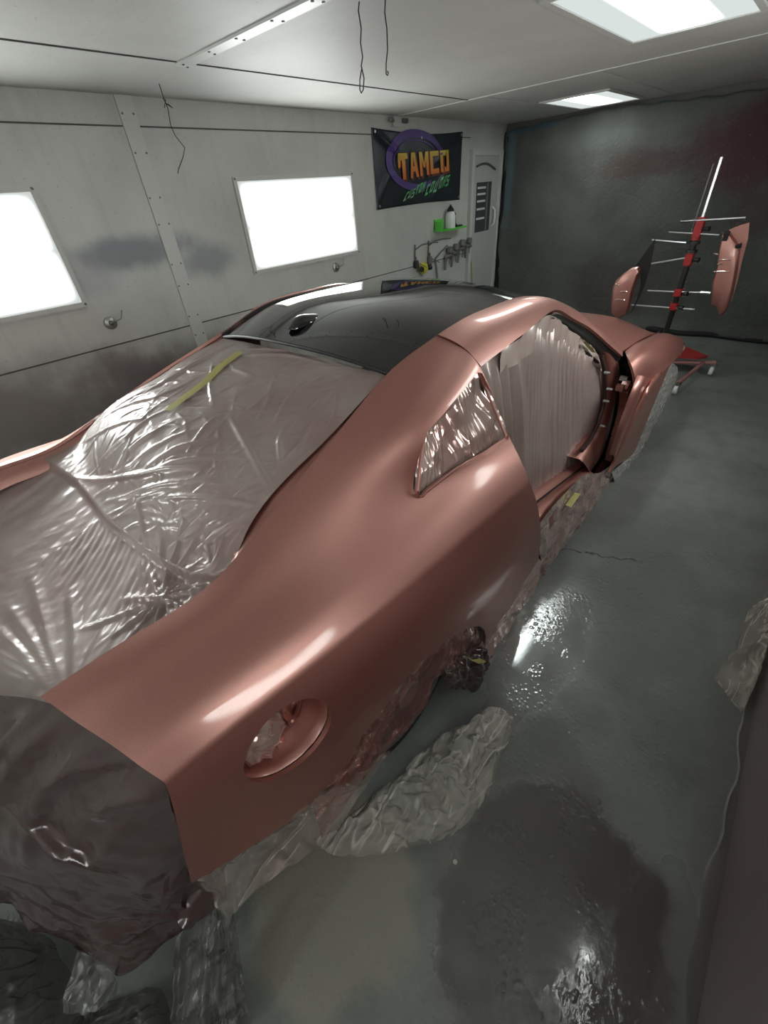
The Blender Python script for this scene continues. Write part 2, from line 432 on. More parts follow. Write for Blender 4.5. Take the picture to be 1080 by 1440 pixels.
# seam lines and battens of the panelled booth
SEAM = plain('dark_seam', (.07,.07,.065), .7); SCREW = plain('screw_head', (.16,.16,.15), .4, .6)
BATT = plain('batten_white', (.50,.51,.49), .4)
def trim(name, mb, mat):
    o = mb.build(name, mat); o['kind'] = 'structure'; return o
e = .004
tz = at(0,171.5,X=XL)[2]; lz = at(300,449,X=XL)[2]
mb = MB(); mb.box((XL, YN, tz-e), (XL+.006, 1.20, tz+e)); mb.box((XL, 1.32, tz-e), (XL+.006, 5.6, tz+e)); trim('trim_1', mb, SEAM)
mb = MB(); mb.box((XL, YN, lz-e), (XL+.005, 5.6, lz+e)); trim('trim_2', mb, SEAM)
b = trim('trim_3', MB().box((XL, 1.205, 0), (XL+.012, 1.315, H)), BATT)
mb = MB()
for z in (.3,.62,.95,1.1,1.33,1.48,1.74,1.9,2.15,2.35):
    for y in (1.222, 1.298): mb.lathe((XL+.012, y+random.uniform(-.004,.004), z), (1,0,0), [(0,.007),(.004,.006)], 8)
o = mb.build('screw_row', SCREW, b); o['kind'] = 'stuff'
mb = MB(); mb.box((-1.463, YN, H-.005), (-1.457, 1.2, H)); mb.box((-1.463, 1.32, H-.005), (-1.457, 4.14, H)); trim('trim_4', mb, SEAM)
b = trim('trim_5', MB().box((-1.5, 1.215, H-.010), (XR, 1.29, H)), BATT)
mb = MB()
for i in range(12):
    x = -1.47+i*.27
    for y in (1.23, 1.275): mb.lathe((x+random.uniform(-.02,.02), y, H-.010), (0,0,-1), [(0,.008),(.004,.006)], 8)
o = mb.build('screw_row', SCREW, b); o['kind'] = 'stuff'
mb = MB().box((XL, 4.11, H-.006), (XR, 4.15, H)); trim('trim_6', mb, BATT)
mb = MB().box((-.285, 4.15, H-.005), (-.278, YF, H)).box((-1.3, 4.137, H-.007), (-1.29, 6.4, H)); trim('trim_7', mb, BATT)
mb = MB().box((XL, YN, 0), (XL+.02, YF, .07)); trim('baseboard_left', mb, plain('dark_kick', (.1,.1,.1), .6))
mb = MB()
ys = np.linspace(YN, YF, 160); v = []
for y in ys:
    w = .018+.012*math.sin(y*7)+.008*math.sin(y*23+1)
    v += [(XR, y, .03), (XR-.006, y, .022), (XR-w, y, .002), (XR-w-.01, y, -.001)]
mb.add(v, [(i*4+j, i*4+j+1, (i+1)*4+j+1, (i+1)*4+j) for i in range(159) for j in range(3)])
trim('baseboard_right', mb, plain('sealant_bead', (.10,.095,.088), .35))

# ------------------------------------------------------------------ lights of the booth
def mat_panel(name, col, s_tube, s_gap, bands, axis, freqs, wd=.27):
    """frosted cover with the tubes showing through as soft bands"""
    t = NT(name); tc = t.n('ShaderNodeTexCoord'); sep = t.n('ShaderNodeSeparateXYZ'); t.set(sep.inputs[0], tc.outputs['Generated'])
    v = sep.outputs[axis]; s = None
    for bnd in bands:
        d = t.math('ABSOLUTE', t.math('SUBTRACT', v, bnd)); g = t.ss(d, wd, .05)
        s = g if s is None else t.math('MAXIMUM', s, g)
    a2 = sep.outputs[1 if axis == 2 else freqs]
    ends = t.ss(t.math('ABSOLUTE', t.math('SUBTRACT', a2, .5)), .5, .40)
    s = t.math('MULTIPLY', s, ends)
    return t.done(t.n('ShaderNodeEmission', Color=col, Strength=t.lerp(s, s_gap, s_tube)))
LW = 7.5
WPANEL = mat_panel('lit_wall_panel', (.95,1.0,.97), LW*1.3, LW*.045, (.27, .73), 2, 1)
RPANEL = mat_panel('half_lit_wall_panel', (.95,1.0,.97), LW*1.5, .2, (.88,), 2, 1, .14)
SPANEL = mat_panel('side_wall_panel', (.95,1.0,.97), LW*1.0, .3, (.27, .73), 2, 1)
CPANEL = mat_panel('lit_ceiling_panel', (.92,1.0,.97), 11.0, .40, (.5,), 0, 1)
FRAME = plain('light_frame', (.5,.5,.48), .45)
def wall_light(x, sx, y0, y1, z0, z1, label, mat=None):
    t = thing('wall_light_panel', (x, (y0+y1)/2, z0), label, 'light', 'lit panels along the booth walls')
    w = .03; d = sx*.012
    MB().box((min(x,x+d), y0, z0), (max(x,x+d), y1, z1)).build('diffuser', mat or WPANEL, t, False)
    m = MB(); a, b = sorted((x, x+sx*.02))
    m.box((a, y0-w, z0-w), (b, y1+w, z0)); m.box((a, y0-w, z1), (b, y1+w, z1+w)); m.box((a, y0-w, z0), (b, y0, z1)); m.box((a, y1, z0), (b, y1+w, z1))
    m.build('frame', FRAME, t, False)
    for (y, z) in ((y0-.015, z0-.015), (y1+.015, z0-.015), (y0-.015, z1+.015), (y1+.015, z1+.015)):
        MB().lathe((x+sx*.02, y, z), (sx,0,0), [(0,.009),(.005,.006)], 8).build('clip', SCREW, t)
    return t
wall_light(XL, 1, -.87, .49, 1.35, 1.97, 'lit frosted panel cut off by the left edge of the photo')
wall_light(XL, 1, 1.98, 3.33, 1.33, 1.97, 'lit frosted panel on left wall between the riveted batten and the banner')
wall_light(XL, 1, -3.6, -2.25, 1.34, 1.97, 'lit frosted panel on left wall behind the camera')
wall_light(XR, -1, -.87, .49, 1.34, 1.97, 'half lit frosted panel on right wall beside the car tail', RPANEL)
wall_light(XR, -1, 1.98, 3.33, 1.34, 1.97, 'lit frosted panel on right wall beside the door opening', SPANEL)
wall_light(XR, -1, -3.6, -2.25, 1.34, 1.97, 'lit frosted panel on right wall behind the camera', SPANEL)
def ceil_light(x0, x1, y0, y1, label):
    t = thing('ceiling_light', ((x0+x1)/2, (y0+y1)/2, H), label, 'light', 'flush ceiling lights')
    MB().box((x0, y0, H-.008), (x1, y1, H-.001)).build('diffuser', CPANEL, t, False)
    m = MB(); w = .035
    for lo, hi in (((x0-w,y0-w),(x1+w,y0)), ((x0-w,y1),(x1+w,y1+w)), ((x0-w,y0),(x0,y1)), ((x1,y0),(x1+w,y1))):
        m.box((*lo, H-.014), (*hi, H-.001))
    m.build('frame', FRAME, t, False)
ceil_light(.17, .80, 2.15, 3.38, 'large flush ceiling light at the top right, nearest to the camera')
ceil_light(-1.19, -.56, 5.15, 6.21, 'smaller looking flush ceiling light in front of the far blanket')
ceil_light(.17, .80, -3.5, -2.25, 'added flush ceiling light behind the camera, out of view')  # unseen overhead light added to help light the car

# ------------------------------------------------------------------ blanket over the far wall
n, m_ = 170, 90
G = np.zeros((m_, n, 3)); xs = np.linspace(-2.27, XR-.01, n)
for i in range(m_):
    f = i/(m_-1)
    top = H-.02-.05*(.5+.5*np.sin(xs*2.1+.6))-.02*np.sin(xs*9)**2
    left = .03*math.sin(f*5+1)+.025*math.sin(f*11)
    G[i,:,0] = xs + left*np.exp(-(xs+2.27)/.15); G[i,:,2] = .03 + (top-.03)*f
    q = np.stack([xs, np.full(n, f*2.4)], 1)
    G[i,:,1] = YF-.05-.03*lown(q, 3, 3)-.018*lown(q, 8, 4) - .05*np.exp(-((f*2.4)/.10)**2)*(1+lown(q,9,5))
o = o_bl = sheet('wall_blanket', G, BLANKET); o['label'] = 'dark grey green insulation blanket with maroon overspray hung over the far wall'; o['category'] = 'blanket'
m = o.modifiers.new('t', 'SOLIDIFY'); m.thickness = .02; m.offset = 1; bake(o)
mb = MB().tube([(XL+.05+.03*math.sin(z*4)+.02*math.sin(z*9+1), YF-.05, z) for z in np.linspace(.02, 2.3, 40)], [.02+.015*math.sin(z*6)**2 for z in np.linspace(.02,2.3,40)], 8)
tag(mb.build('edge_gap_strip', DARK), 'black strip standing for the dark gap down the left edge of the blanket', 'seal')  # dark tube put in place of the black gap beside the blanket
# black roll standing in for the dark shadow line at its foot
mb = MB(); pts = [(x, YF-.09-.02*math.sin(x*5), .035+.01*math.sin(x*9)) for x in np.linspace(-2.2, XR-.03, 60)]
mb.tube(pts, .035, 10); mb.build('foot_shadow', plain('foot_shadow_black', (.012,.012,.012), .8), o_bl)

# ------------------------------------------------------------------ door at the end of the left wall
DOORM = plain('door_grey', (.40,.41,.39), .45)
d = MB().box((XL, 5.66, .05), (XL+.03, 6.36, 2.11)).build('door_1', DOORM, None, False); d['kind'] = 'structure'
m = MB(); m.box((XL, 5.60, 0), (XL+.05, 5.66, 2.17)); m.box((XL, 6.36, 0), (XL+.05, 6.42, 2.17)); m.box((XL, 5.66, 2.11), (XL+.05, 6.36, 2.17)); m.build('door_frame', BATT, d, False)
def mat_doorglass():
    t = NT('door_glass'); return t.done(t.bsdf(Base_Color=(.05,.055,.06), Roughness=.06, Coat_Weight=.5))
MB().box((XL+.03, 5.76, 1.26), (XL+.036, 6.16, 1.83)).build('door_window', mat_doorglass(), d, False)
m = MB()
for z in (1.42,1.53,1.62,1.70,1.77): m.box((XL+.036, 5.78, z-.012), (XL+.04, 6.0, z+.012))
m.build('slat_reflection', plain('reflected_slat', (.55,.56,.55), .4), d, False)  # pale strips laid on the pane as the slats reflected in it
MB().box((XL+.036, 6.03, 1.27), (XL+.05, 6.05, 1.82)).build('window_bar', GREYPL, d, False)
MB().tube([(XL+.03,6.24,1.30),(XL+.07,6.24,1.33),(XL+.075,6.24,1.42),(XL+.07,6.24,1.50),(XL+.03,6.24,1.53)], .014, 8).build('door_handle', WHITE_PL, d)
MB().tube([(XL+.045, 5.72+.5*k/12, 2.0+.045*math.sin(PI*k/12)-.04*k/12) for k in range(13)], .012, 8).build('door_closer', SCREW, d)

# ------------------------------------------------------------------ banner
def bx(u, v): p = at(u, v, X=XL+.03); return p[1], p[2]
by0, by1, bz0, bz1 = 3.70, 5.38, 1.665, 2.34
n1, n2 = 90, 46; G = np.zeros((n2, n1, 3))
for i in range(n2):
    for j in range(n1):
        a, b_ = j/(n1-1), i/(n2-1)
        y = by0+(by1-by0)*a; z = bz0+(bz1-bz0)*b_ - .035*math.sin(PI*a)*(b_**3) + .012*math.sin(PI*a)*((1-b_)**3)
        p = np.array([y, z])
        g = .018*ridge(p, [(by0,bz1),(by0+.55,bz1-.3)], .03)+.018*ridge(p, [(by1,bz1),(by1-.6,bz1-.3)], .035)+.012*ridge(p, [(by0,bz0+.05),(by0+.3,bz0+.35)], .03)+.012*ridge(p, [(4.7,bz0),(4.9,bz0+.2),(5.2,bz0+.4)], .03)
        G[i,j] = (XL+.012+float(g)+.006*math.sin(y*9+z*4), y, z)
ban = sheet('banner', G, plain('banner_vinyl', (.010,.016,.021), .33))
tag(ban, 'dark navy vinyl banner with purple ring and orange lettering pinned to left wall', 'banner')
m = ban.modifiers.new('t', 'SOLIDIFY'); m.thickness = .004; m.offset = -1; bake(ban)
def surf_x(y, z):
    a = (y-by0)/(by1-by0); b_ = (z-bz0)/(bz1-bz0); j = int(np.clip(a*(n1-1), 0, n1-1)); i = int(np.clip(b_*(n2-1), 0, n2-1)); return G[i,j,0]+.006
def on_banner(name, polys, mat, tilt=.004):
    mb = MB()
    for q in polys:
        k = len(q); v = [(surf_x(y, z)+tilt, y, z) for y, z in q]; mb.prism(v, (.0015,0,0))
    return mb.build(name, mat, ban, False)
def mat_grad(name, stops):
    t = NT(name); tc = t.n('ShaderNodeTexCoord'); sep = t.n('ShaderNodeSeparateXYZ'); t.set(sep.inputs[0], tc.outputs['Generated'])
    r = t.n('ShaderNodeValToRGB'); t.set(r.inputs[0], sep.outputs[2]); el = r.color_ramp.elements
    for i, (p_, c) in enumerate(stops):
        x = el[i] if i < 2 else el.new(p_); x.position = p_; x.color = (*c, 1)
    return t.done(t.bsdf(Base_Color=r.outputs[0], Roughness=.4))
cy, cz = bx(587, 226); ra, rb = .56, .215
def ring(ra0, rb0, ra1, rb1, dy=0, dz=0, a0=0, a1=2*PI, n=48):
    out = []
    for k in range(n):
        t0 = a0+(a1-a0)*k/n; t1 = a0+(a1-a0)*(k+1)/n
        P = lambda A, B, t, oy=0, oz=0: (cy+oy+A*math.cos(t)-.06*B*math.sin(t), cz+oz+B*math.sin(t)+.09*A*math.cos(t)*0)
        out.append([P(ra0,rb0,t0), P(ra0,rb0,t1), P(ra1,rb1,t1,dy,dz), P(ra1,rb1,t0,dy,dz)])
    return out
PURPLE = plain('purple_ink', (.075,.04,.20), .4)
on_banner('ring_logo', ring(.54,.27,.46,.205,.02,-.005,.25,5.3), PURPLE, .001)
on_banner('ring_line', ring(.42,.185,.405,.173,.0,0,.5,3.4), PURPLE, .001)
# block letters T A M C O drawn as polygons in a 0..1 box, slanted and swelling to the right
def strokes(ch):
    if ch == 'T': return [[(0,.72),(1,.78),(1,1),(0,1)], [(.0,.45),(.2,.5),(.25,.72),(0,.72)], [(.36,0),(.66,.0),(.68,.75),(.36,.74)]]
    if ch == 'A': return [[(0,0),(.28,0),(.52,1),(.30,1)], [(.72,0),(1,0),(.72,1),(.44,1)], [(.2,.25),(.8,.25),(.75,.45),(.25,.45)]]
    if ch == 'M': return [[(0,0),(.26,0),(.26,1),(0,1)], [(.74,0),(1,0),(1,1),(.74,1)], [(.1,1),(.3,1),(.58,.35),(.42,.35)], [(.9,1),(.7,1),(.42,.35),(.58,.35)]]
    if ch == 'C': return [[(0,0),(.28,0),(.28,1),(0,1)], [(.28,.78),(.95,.78),(.95,1),(.28,1)], [(.28,0),(.95,0),(.95,.22),(.28,.22)]]
    if ch == 'O': return [[(0,0),(.3,0),(.3,1),(0,1)], [(.7,0),(1,0),(1,1),(.7,1)], [(.3,.76),(.7,.76),(.7,1),(.3,1)], [(.3,0),(.7,0),(.7,.24),(.3,.24)]]
    if ch == 'U': return [[(0,0),(.25,0),(.25,1),(0,1)], [(.75,0),(1,0),(1,1),(.75,1)], [(.25,0),(.75,0),(.75,.2),(.25,.2)]]
    if ch == 'S': return [[(0,.8),(1,.8),(1,1),(0,1)], [(0,.42),(1,.42),(1,.6),(0,.6)], [(0,0),(1,0),(1,.2),(0,.2)], [(0,.6),(.25,.6),(.25,.8),(0,.8)], [(.75,.2),(1,.2),(1,.42),(.75,.42)]]
    if ch == 'L': return [[(0,0),(.28,0),(.28,1),(0,1)], [(.28,0),(1,0),(1,.22),(.28,.22)]]
    if ch == 'R': return [[(0,0),(.26,0),(.26,1),(0,1)], [(.26,.8),(1,.8),(1,1),(.26,1)], [(.26,.42),(1,.42),(1,.6),(.26,.6)], [(.75,.6),(1,.6),(1,.8),(.75,.8)], [(.45,.42),(.7,.42),(1,0),(.74,0)]]
def lettering(name, txt, quad, mat, gap=.12, tilt=.006, wob=0):
    """quad: pixel corners bl, br, tr, tl of the word on the banner"""
    q = [np.array(bx(*p)) for p in quad]; n = len(txt); polys = []
    for i, ch in enumerate(txt):
        if ch == ' ': continue
        for s in strokes(ch):
            pl = []
            for (a, b_) in s:
                A = (i+gap/2+a*(1-gap))/n; B = b_ + wob*math.sin(i*2.3)
                p = q[0]*(1-A)*(1-B)+q[1]*A*(1-B)+q[2]*A*B+q[3]*(1-A)*B; pl.append((p[0], p[1]))
            polys.append(pl)
    return on_banner(name, polys, mat, tilt)
tq = [(561,254),(632,240),(631,211),(557,216)]
lettering('word_shadow', 'TAMCO', [(563,257),(634,243),(633,210),(558,215)], plain('word_shadow_ink', (.16,.03,.012), .4), .12, .003)
lettering('large_word', 'TAMCO', tq, mat_grad('orange_ink', [(0,(.62,.13,.025)), (1,(.55,.46,.06)), (.5,(.66,.25,.035))]), .16, .007)
lettering('small_word', 'CUSTOM', [(566,284),(598,267),(601,253),(572,271)], mat_grad('green_ink', [(0,(.28,.42,.26)), (1,(.10,.42,.16)), (.5,(.12,.4,.17))]), .3, .007, .10)
lettering('small_word', 'COLORS', [(597,276),(631,259),(635,243),(602,260)], plain('green_ink_plain', (.12,.40,.18), .4), .3, .007, .10)
for (y, z) in ((by0+.04,bz0+.03),(by1-.04,bz0+.03),(by0+.04,bz1-.03),(by1-.04,bz1-.03),((by0+by1)/2,bz1-.065)):
    MB().lathe((surf_x(y,z), y, z), (1,0,0), [(0,.014),(.003,.012),(.003,.006)], 12).build('grommet', CHROME, ban)

# ------------------------------------------------------------------ small things on the left wall
def wp(u, v, d=.0): p = at(u, v, X=XL+.02); return np.array([XL+.006+d, p[1], p[2]])
y0, z0 = 4.80, 1.36
sh = thing('wall_shelf', (XL, 5.05, z0), 'small green plastic shelf on the left wall under the banner', 'shelf')
MB().box((XL, 4.80, z0), (XL+.14, 5.38, z0+.018)).build('shelf_board', GREEN, sh, False)
MB().box((XL, 4.80, z0+.018), (XL+.012, 4.98, z0+.13)).box((XL, 4.80, z0+.018), (XL+.13, 4.812, z0+.11)).build('shelf_back', GREEN, sh, False)
bt = thing('spray_bottle', (XL+.07, 5.07, z0+.018), 'white bottle with black pointed cap on the green shelf', 'bottle')
MB().lathe((XL+.07,5.07,z0+.018), (0,0,1), [(0,.062),(.01,.066),(.13,.066),(.17,.05),(.18,.03)], 20).build('bottle_body', WHITE_PL, bt)
MB().lathe((XL+.07,5.07,z0+.198), (0,0,1), [(0,.045),(.02,.045),(.06,.012),(.075,.004)], 16).build('bottle_cap', BLACK, bt)
MB().tube([(XL+.07,5.10,z0+.20),(XL+.08,5.16,z0+.17),(XL+.08,5.17,z0+.06),(XL+.08,5.2,z0+.04)], .012, 8).build('bottle_trigger', BLACK, bt)
MB().box((XL+.02,5.19,z0+.018),(XL+.09,5.34,z0+.035)).build('x', BLACK).name = 'sanding_pad'
tag(bpy.data.objects['sanding_pad'], 'flat black pad lying on the green shelf right of the bottle', 'pad')
hooks_ = []
def bracket(u0, v0, v1, label):
    t = thing('hose_hook', wp(u0, v1), label, 'hook', 'wire hooks beside the spray guns')
    p0, p1 = wp(u0, v0, .0), wp(u0, v1, .0)
    MB().tube([p0+[.01,0,0], p1+[.01,0,0]], .009, 8).build('upright', SCREW, t)
    c = p0*.75+p1*.25
    MB().tube([c+[.01,0,0], c+[.09,.03,.05], c+[.17,.09,.065], c+[.22,.2,.06]], .007, 8).build('hook_arm', SCREW, t)
    MB().tube([c+[.01,0,-.12], c+[.12,.1,-.2]], .005, 6).build('brace', SCREW, t)
    hooks_.append(t); return p1
p = bracket(584, 344, 374, 'left wire hook with a dark grip, beside the yellow mask')
q = bracket(603, 338, 368, 'right wire hook nearer to the spray guns')
for pp, lab in ((p, 'black hand grip hanging on the left wire hook'), (q, 'grey hand grip hanging on the right wire hook')):
    g = hooks_[0 if pp is p else 1]
    MB().tube([pp+[.03,0,.06], pp+[.035,0,.0], pp+[.04,.0,-.03]], [.03,.034,.026], 10).build('grip_body', BLACK if pp is p else GREYPL, g)
    MB().tube([pp+[.03,0,.06], pp+[.03,0,.10]], .012, 8).build('grip_neck', SCREW, g)
r = thing('respirator', wp(592, 374), 'yellow and black breathing mask hanging below the wire hooks', 'mask')
c = wp(593, 377, .05)
MB().lathe(c, (1,.2,0), [(-.05,.05),(-.02,.07),(.03,.055),(.05,.02)], 14).build('mask_body', YELLOW, r)
for s in (-1, 1): MB().lathe(c+[.02,.07*s,-.0], (.6,s,.0), [(0,.03),(.03,.035),(.045,.03)], 12).build('filter', BLACK, r)
pb = thing('air_pipe', wp(613,393), 'thin grey vertical air pipe under the spray guns', 'pipe')
a, b_ = wp(611,364,.03), wp(614,396,.03)
MB().tube([a, b_, [b_[0],b_[1],.0]], .016, 8).build('pipe', STEEL, pb)
MB().tube([a, a+[0,.12,.06], a+[0,.28,.12]], .010, 8).build('branch', SCREW, pb)
def gun(u, v, label, s=1.0):
    c = wp(u, v, .042); t = thing('spray_gun', c, label, 'spray gun', 'spray guns hanging on left wall')
    MB().tube([c+[0,-.05*s,.05*s], c+[.01,.05*s,.05*s], c+[.01,.09*s,.045*s]], [.022*s,.03*s,.02*s], 10).build('gun_body', STEEL, t)
    MB().tube([c+[0,-.03*s,.04*s], c+[0,-.06*s,-.11*s]], [.02*s,.016*s], 8).build('grip', GREYPL, t)
    MB().lathe(c+[.01,.03*s,.07*s], (0,.1,1), [(0,.015*s),(.02*s,.04*s),(.08*s,.042*s),(.09*s,.03*s)], 14).build('cup', GREYPL, t)
    MB().tube([c+[.02,.02*s,.03*s], c+[.03,-.0,-.05*s]], .006, 6).build('trigger', SCREW, t)
gun(627, 366, 'spray gun hanging at left of the row of guns')
gun(636, 362, 'spray gun hanging second in the row of guns')
gun(645, 356, 'spray gun hanging third and higher in the row of guns')
gun(655, 351, 'spray gun hanging rightmost in the row, above the green hose', .9)
gh = [wp(660,357,.02), wp(661,364,.02), wp(661,375,.04), wp(662,395,.04), wp(663,412,.03)]
tag(MB().tube(cspline(gh, 6), .008, 8).build('air_hose', plain('green_hose', (.35,.42,.18), .5)), 'thin yellow green hose hanging beside the door frame', 'hose')
def outlet(u, v, label):
    c = at(u, v, X=XL); t = thing('wall_socket', c, label, 'socket')
    MB().lathe(c, (1,0,0), [(0,.045),(.012,.043),(.02,.03),(.022,.0)], 20).build('cover', STEEL, t)
    MB().lathe(c+[.02,0,0], (1,0,0), [(0,.018),(.012,.016),(.02,.0)], 12).build('plug', SCREW, t)
    MB().tube([c+[.02,.02,.0], c+[.05,.07,.02], c+[.04,.1,.07]], .005, 6).build('wire', SCREW, t)
outlet(472, 376, 'round grey fitting with short wire below the middle lit panel')
outlet(155, 454, 'round grey fitting low on the left wall near the batten')
t = thing('ceiling_clamp', (XL, 4.09, H-.06), 'small metal clamp on the wall top edge above the banner', 'clamp')
MB().box((XL, 4.02, H-.09), (XL+.04, 4.14, H-.01)).build('plate', BATT, t, False)
MB().tube([(XL+.05,3.95,H-.04),(XL+.05,4.0,H-.04)], .022, 10).build('bolt', STEEL, t); MB().tube([(XL+.05,4.17,H-.04),(XL+.05,4.23,H-.04)], .022, 10).build('bolt', STEEL, t)

# hanging wires
WIRE = plain('dark_wire', (.03,.03,.03), .5, .5)
def hanging(pts, label, knot=None, Y=None, X=None):
    P = [at(u, v, Y=Y, X=X) for u, v in pts]; P[0][2] = H
    t = thing('hanging_wire', P[0], label, 'wire', 'wires hanging from the ceiling')
    MB().tube(P, .0028, 6).build('strand', WIRE, t)
    if knot: MB().tube([at(u, v, Y=Y, X=X) for u, v in knot], .0026, 6).build('loop', WIRE, t)
hanging([(505,-1),(504,15),(508,40),(507,60),(510,80),(508,93)], 'twisted dark wire ending in a loop, hanging left of the other at top', [(508,93),(512,110),(511,126),(508,131),(506,126),(506,112),(509,94)], Y=1.43)
hanging([(542,-1),(541,18),(544,40),(545,70),(543,90),(543,104)], 'straight thin wire ending in a small hook, right of the looped wire', [(543,104),(545,106),(546,103),(545,100)], Y=1.5)
hanging([(222,112),(226,125),(231,140),(236,152),(240,176),(246,190),(260,208),(257,222),(251,238),(250,244)], 'crooked knotted wire hanging from ceiling near the left wall batten', [(229,138),(234,146),(243,152),(236,146),(231,152),(233,140)], X=-1.95)
# ------------------------------------------------------------------ the car
CARL = (0, 1.4, 0)
car = thing('sports_car', CARL, 'freshly sprayed rose pink coupe with black roof, stripped and masked for painting', 'car')
MIR = np.array([-1.0, 1, 1])
def side(G): return G*MIR
def bulge(a, c, d):
    a, c = np.array(a), np.array(c); t = c-a; n = np.array([-t[2], 0, t[0]]); n = n if n[2] > 0 else -n
    return (a+c)/2 + n/np.linalg.norm(n)*d

# quarter panel: rows a (inner top edge) .. e (shoulder crease) .. g (bottom), columns tail -> door edge
ra_ = [at(62,982,X=.60), at(185,901,X=.62), at(293,830,X=.622), at(373,737,X=.60), at(484,601,X=.56), at(551,523,X=.525), at(613,476,X=.55)]
re_ = [at(232,1095,X=.868), at(300,1038,X=.886), at(420,944,X=.906), at(520,865,X=.915), at(610,791,X=.914), at(680,731,X=.910), at(741,678,X=.905)]
def lin(i, k, d):
    a, e_ = ra_[i], re_[i]; t = e_-a; n = np.array([-t[2], 0, t[0]]); n /= np.linalg.norm(n)
    return a + t*k + n*d
rc_ = [lin(0,.42,.010), lin(1,.42,.014), lin(2,.42,.014), lin(3,.42,.014), np.array([.705,.21,1.150]), at(597,606,X=.725), at(671,518,X=.68)]
rd_ = [lin(0,.74,.024), lin(1,.74,.025), lin(2,.74,.024), lin(3,.73,.016), at(590,703,X=.785), at(650,657,X=.79), at(713,616,X=.80)]
rb_ = [bulge(a, c, d) for a, c, d in zip(ra_, rc_, (.006,.006,.006,.006,.010,.014,.018))]
rg_ = [at(268,1234,X=.868), at(300,1216,X=.885), at(385,1162,X=.915), np.array([.94,-.08,.24]), np.array([.95,.22,.13]), at(682,905,X=.952), at(754,786,X=.925)]
rf_ = [at(249,1160,X=.875), np.array([.908,-.53,.74]), np.array([.946,-.33,.72]), np.array([.968,-.07,.72]), np.array([.971,.24,.65]), np.array([.966,.52,.53]), at(756,735,X=.945)]
def quarter_mesh():
    U = patch([ra_, rb_, rc_, rd_, [bulge(d, e_, .003) for d, e_ in zip(rd_, re_)], re_], 16, 8); L = patch([re_, [e_*.66+f*.34+np.array([b, 0, 0]) for e_, f, b in zip(re_, rf_, (.006,.010,.014,.016,.014,.010,.008))], rf_, rg_], 16, 12)
    return U, L
QU, QL = quarter_mesh()
def quarter(mir, name='quarter_panel'):
    U, L = QU, QL
    if mir: U, L = side(U), side(L)
    R1, C, _ = U.shape; G = np.concatenate([U, L[1:]], 0)
    o = mesh_obj(name, G.reshape(-1, 3), gfaces(G.shape[0], C, mir), PAINT, car, True)
    s = o.modifiers.new('thick', 'SOLIDIFY'); s.thickness = .012; s.offset = -1
    return o
def yz(lst, X=None): return [tuple(at(p[0], p[1], X=(p[2] if len(p) > 2 else X))[1:]) for p in lst]
arch_px = [(432,1135,.93),(440,1121,.932),(455,1103,.936),(470,1086,.94),(487,1066,.943),(504,1027,.948),(521,1006,.95),(555,955,.955),(572,934,.957),(594,914,.957),(615,898,.957),(635,884,.957),(653,877,.957),(666,876,.956),(674,882,.955),(678,892,.954),(677,906,.952)]
arch = yz(arch_px); arch_poly = arch + [(arch[-1][0]-.02, -.3), (arch[0][0], -.3)]
qw_px = [(588,698,.787),(587,690,.787),(591,650,.76),(597,611,.733),(602,602,.73),(630,565,.708),(668,523,.686),(673,524,.686),(694,573,.735),(711,612,.793),(709,617,.795),(680,637,.792),(640,660,.79),(600,691,.787),(593,699,.787)]
qw_poly = yz(qw_px)
# filler hole: a disc in the flank
fc = at(398,1031,X=.912); FR = .109
def fuel_ring(r, n=36):
    out = []
    for k in range(n):
        a = 2*PI*k/n; out.append((fc[1]+r*math.cos(a), fc[2]+r*.98*math.sin(a)))
    return out
q = quarter(False)
cut(q, [yz_prism(arch_poly, .80, 1.2), yz_prism(qw_poly, .55, 1.0), yz_prism(fuel_ring(FR), .80, 1.1)])
ql = quarter(True); bake(ql)
ql.data.polygons.foreach_set('use_smooth', [True]*len(ql.data.polygons)); ql.data.set_sharp_from_angle(angle=math.radians(40))

# roof rail + windscreen pillar
pa = [at(614.5,475,X=.552), at(650,453,X=.558), at(697,433,X=.56), at(743,421,X=.57), at(790,431,X=.625), at(822,450,X=.68), at(851,473,X=.735), at(872,494,X=.785)]
pc = [at(672.5,517,X=.681), at(720,481,X=.69), at(752,456,X=.69), at(778,439,X=.69), at(800,449,X=.71), at(824,462,X=.735), at(848,482,X=.775), at(872,503,X=.825)]
pb = [bulge(a, c, d) for a, c, d in zip(pa, pc, (.018,.018,.018,.018,.014,.012,.010,.008))]
RU = patch([pa, pb, pc], 14, 8)
for mir in (False, True):
    G = side(RU) if mir else RU
    o = mesh_obj('roof_rail', G.reshape(-1,3), gfaces(*G.shape[:2], mir), PAINT, car); s = o.modifiers.new('t', 'SOLIDIFY'); s.thickness = .014; s.offset = -1; bake(o)
    o.data.polygons.foreach_set('use_smooth', [True]*len(o.data.polygons)); o.data.set_sharp_from_angle(angle=math.radians(40))
# dark line in the joint of rail and quarter
Ja = cspline([ra_[-1], rb_[-1], rc_[-1]], 8)
MB().tube([p-np.array([.004,0,.006]) for p in Ja], .006, 6).build('panel_joint', plain('joint_line', (.05,.018,.015), .6), car)

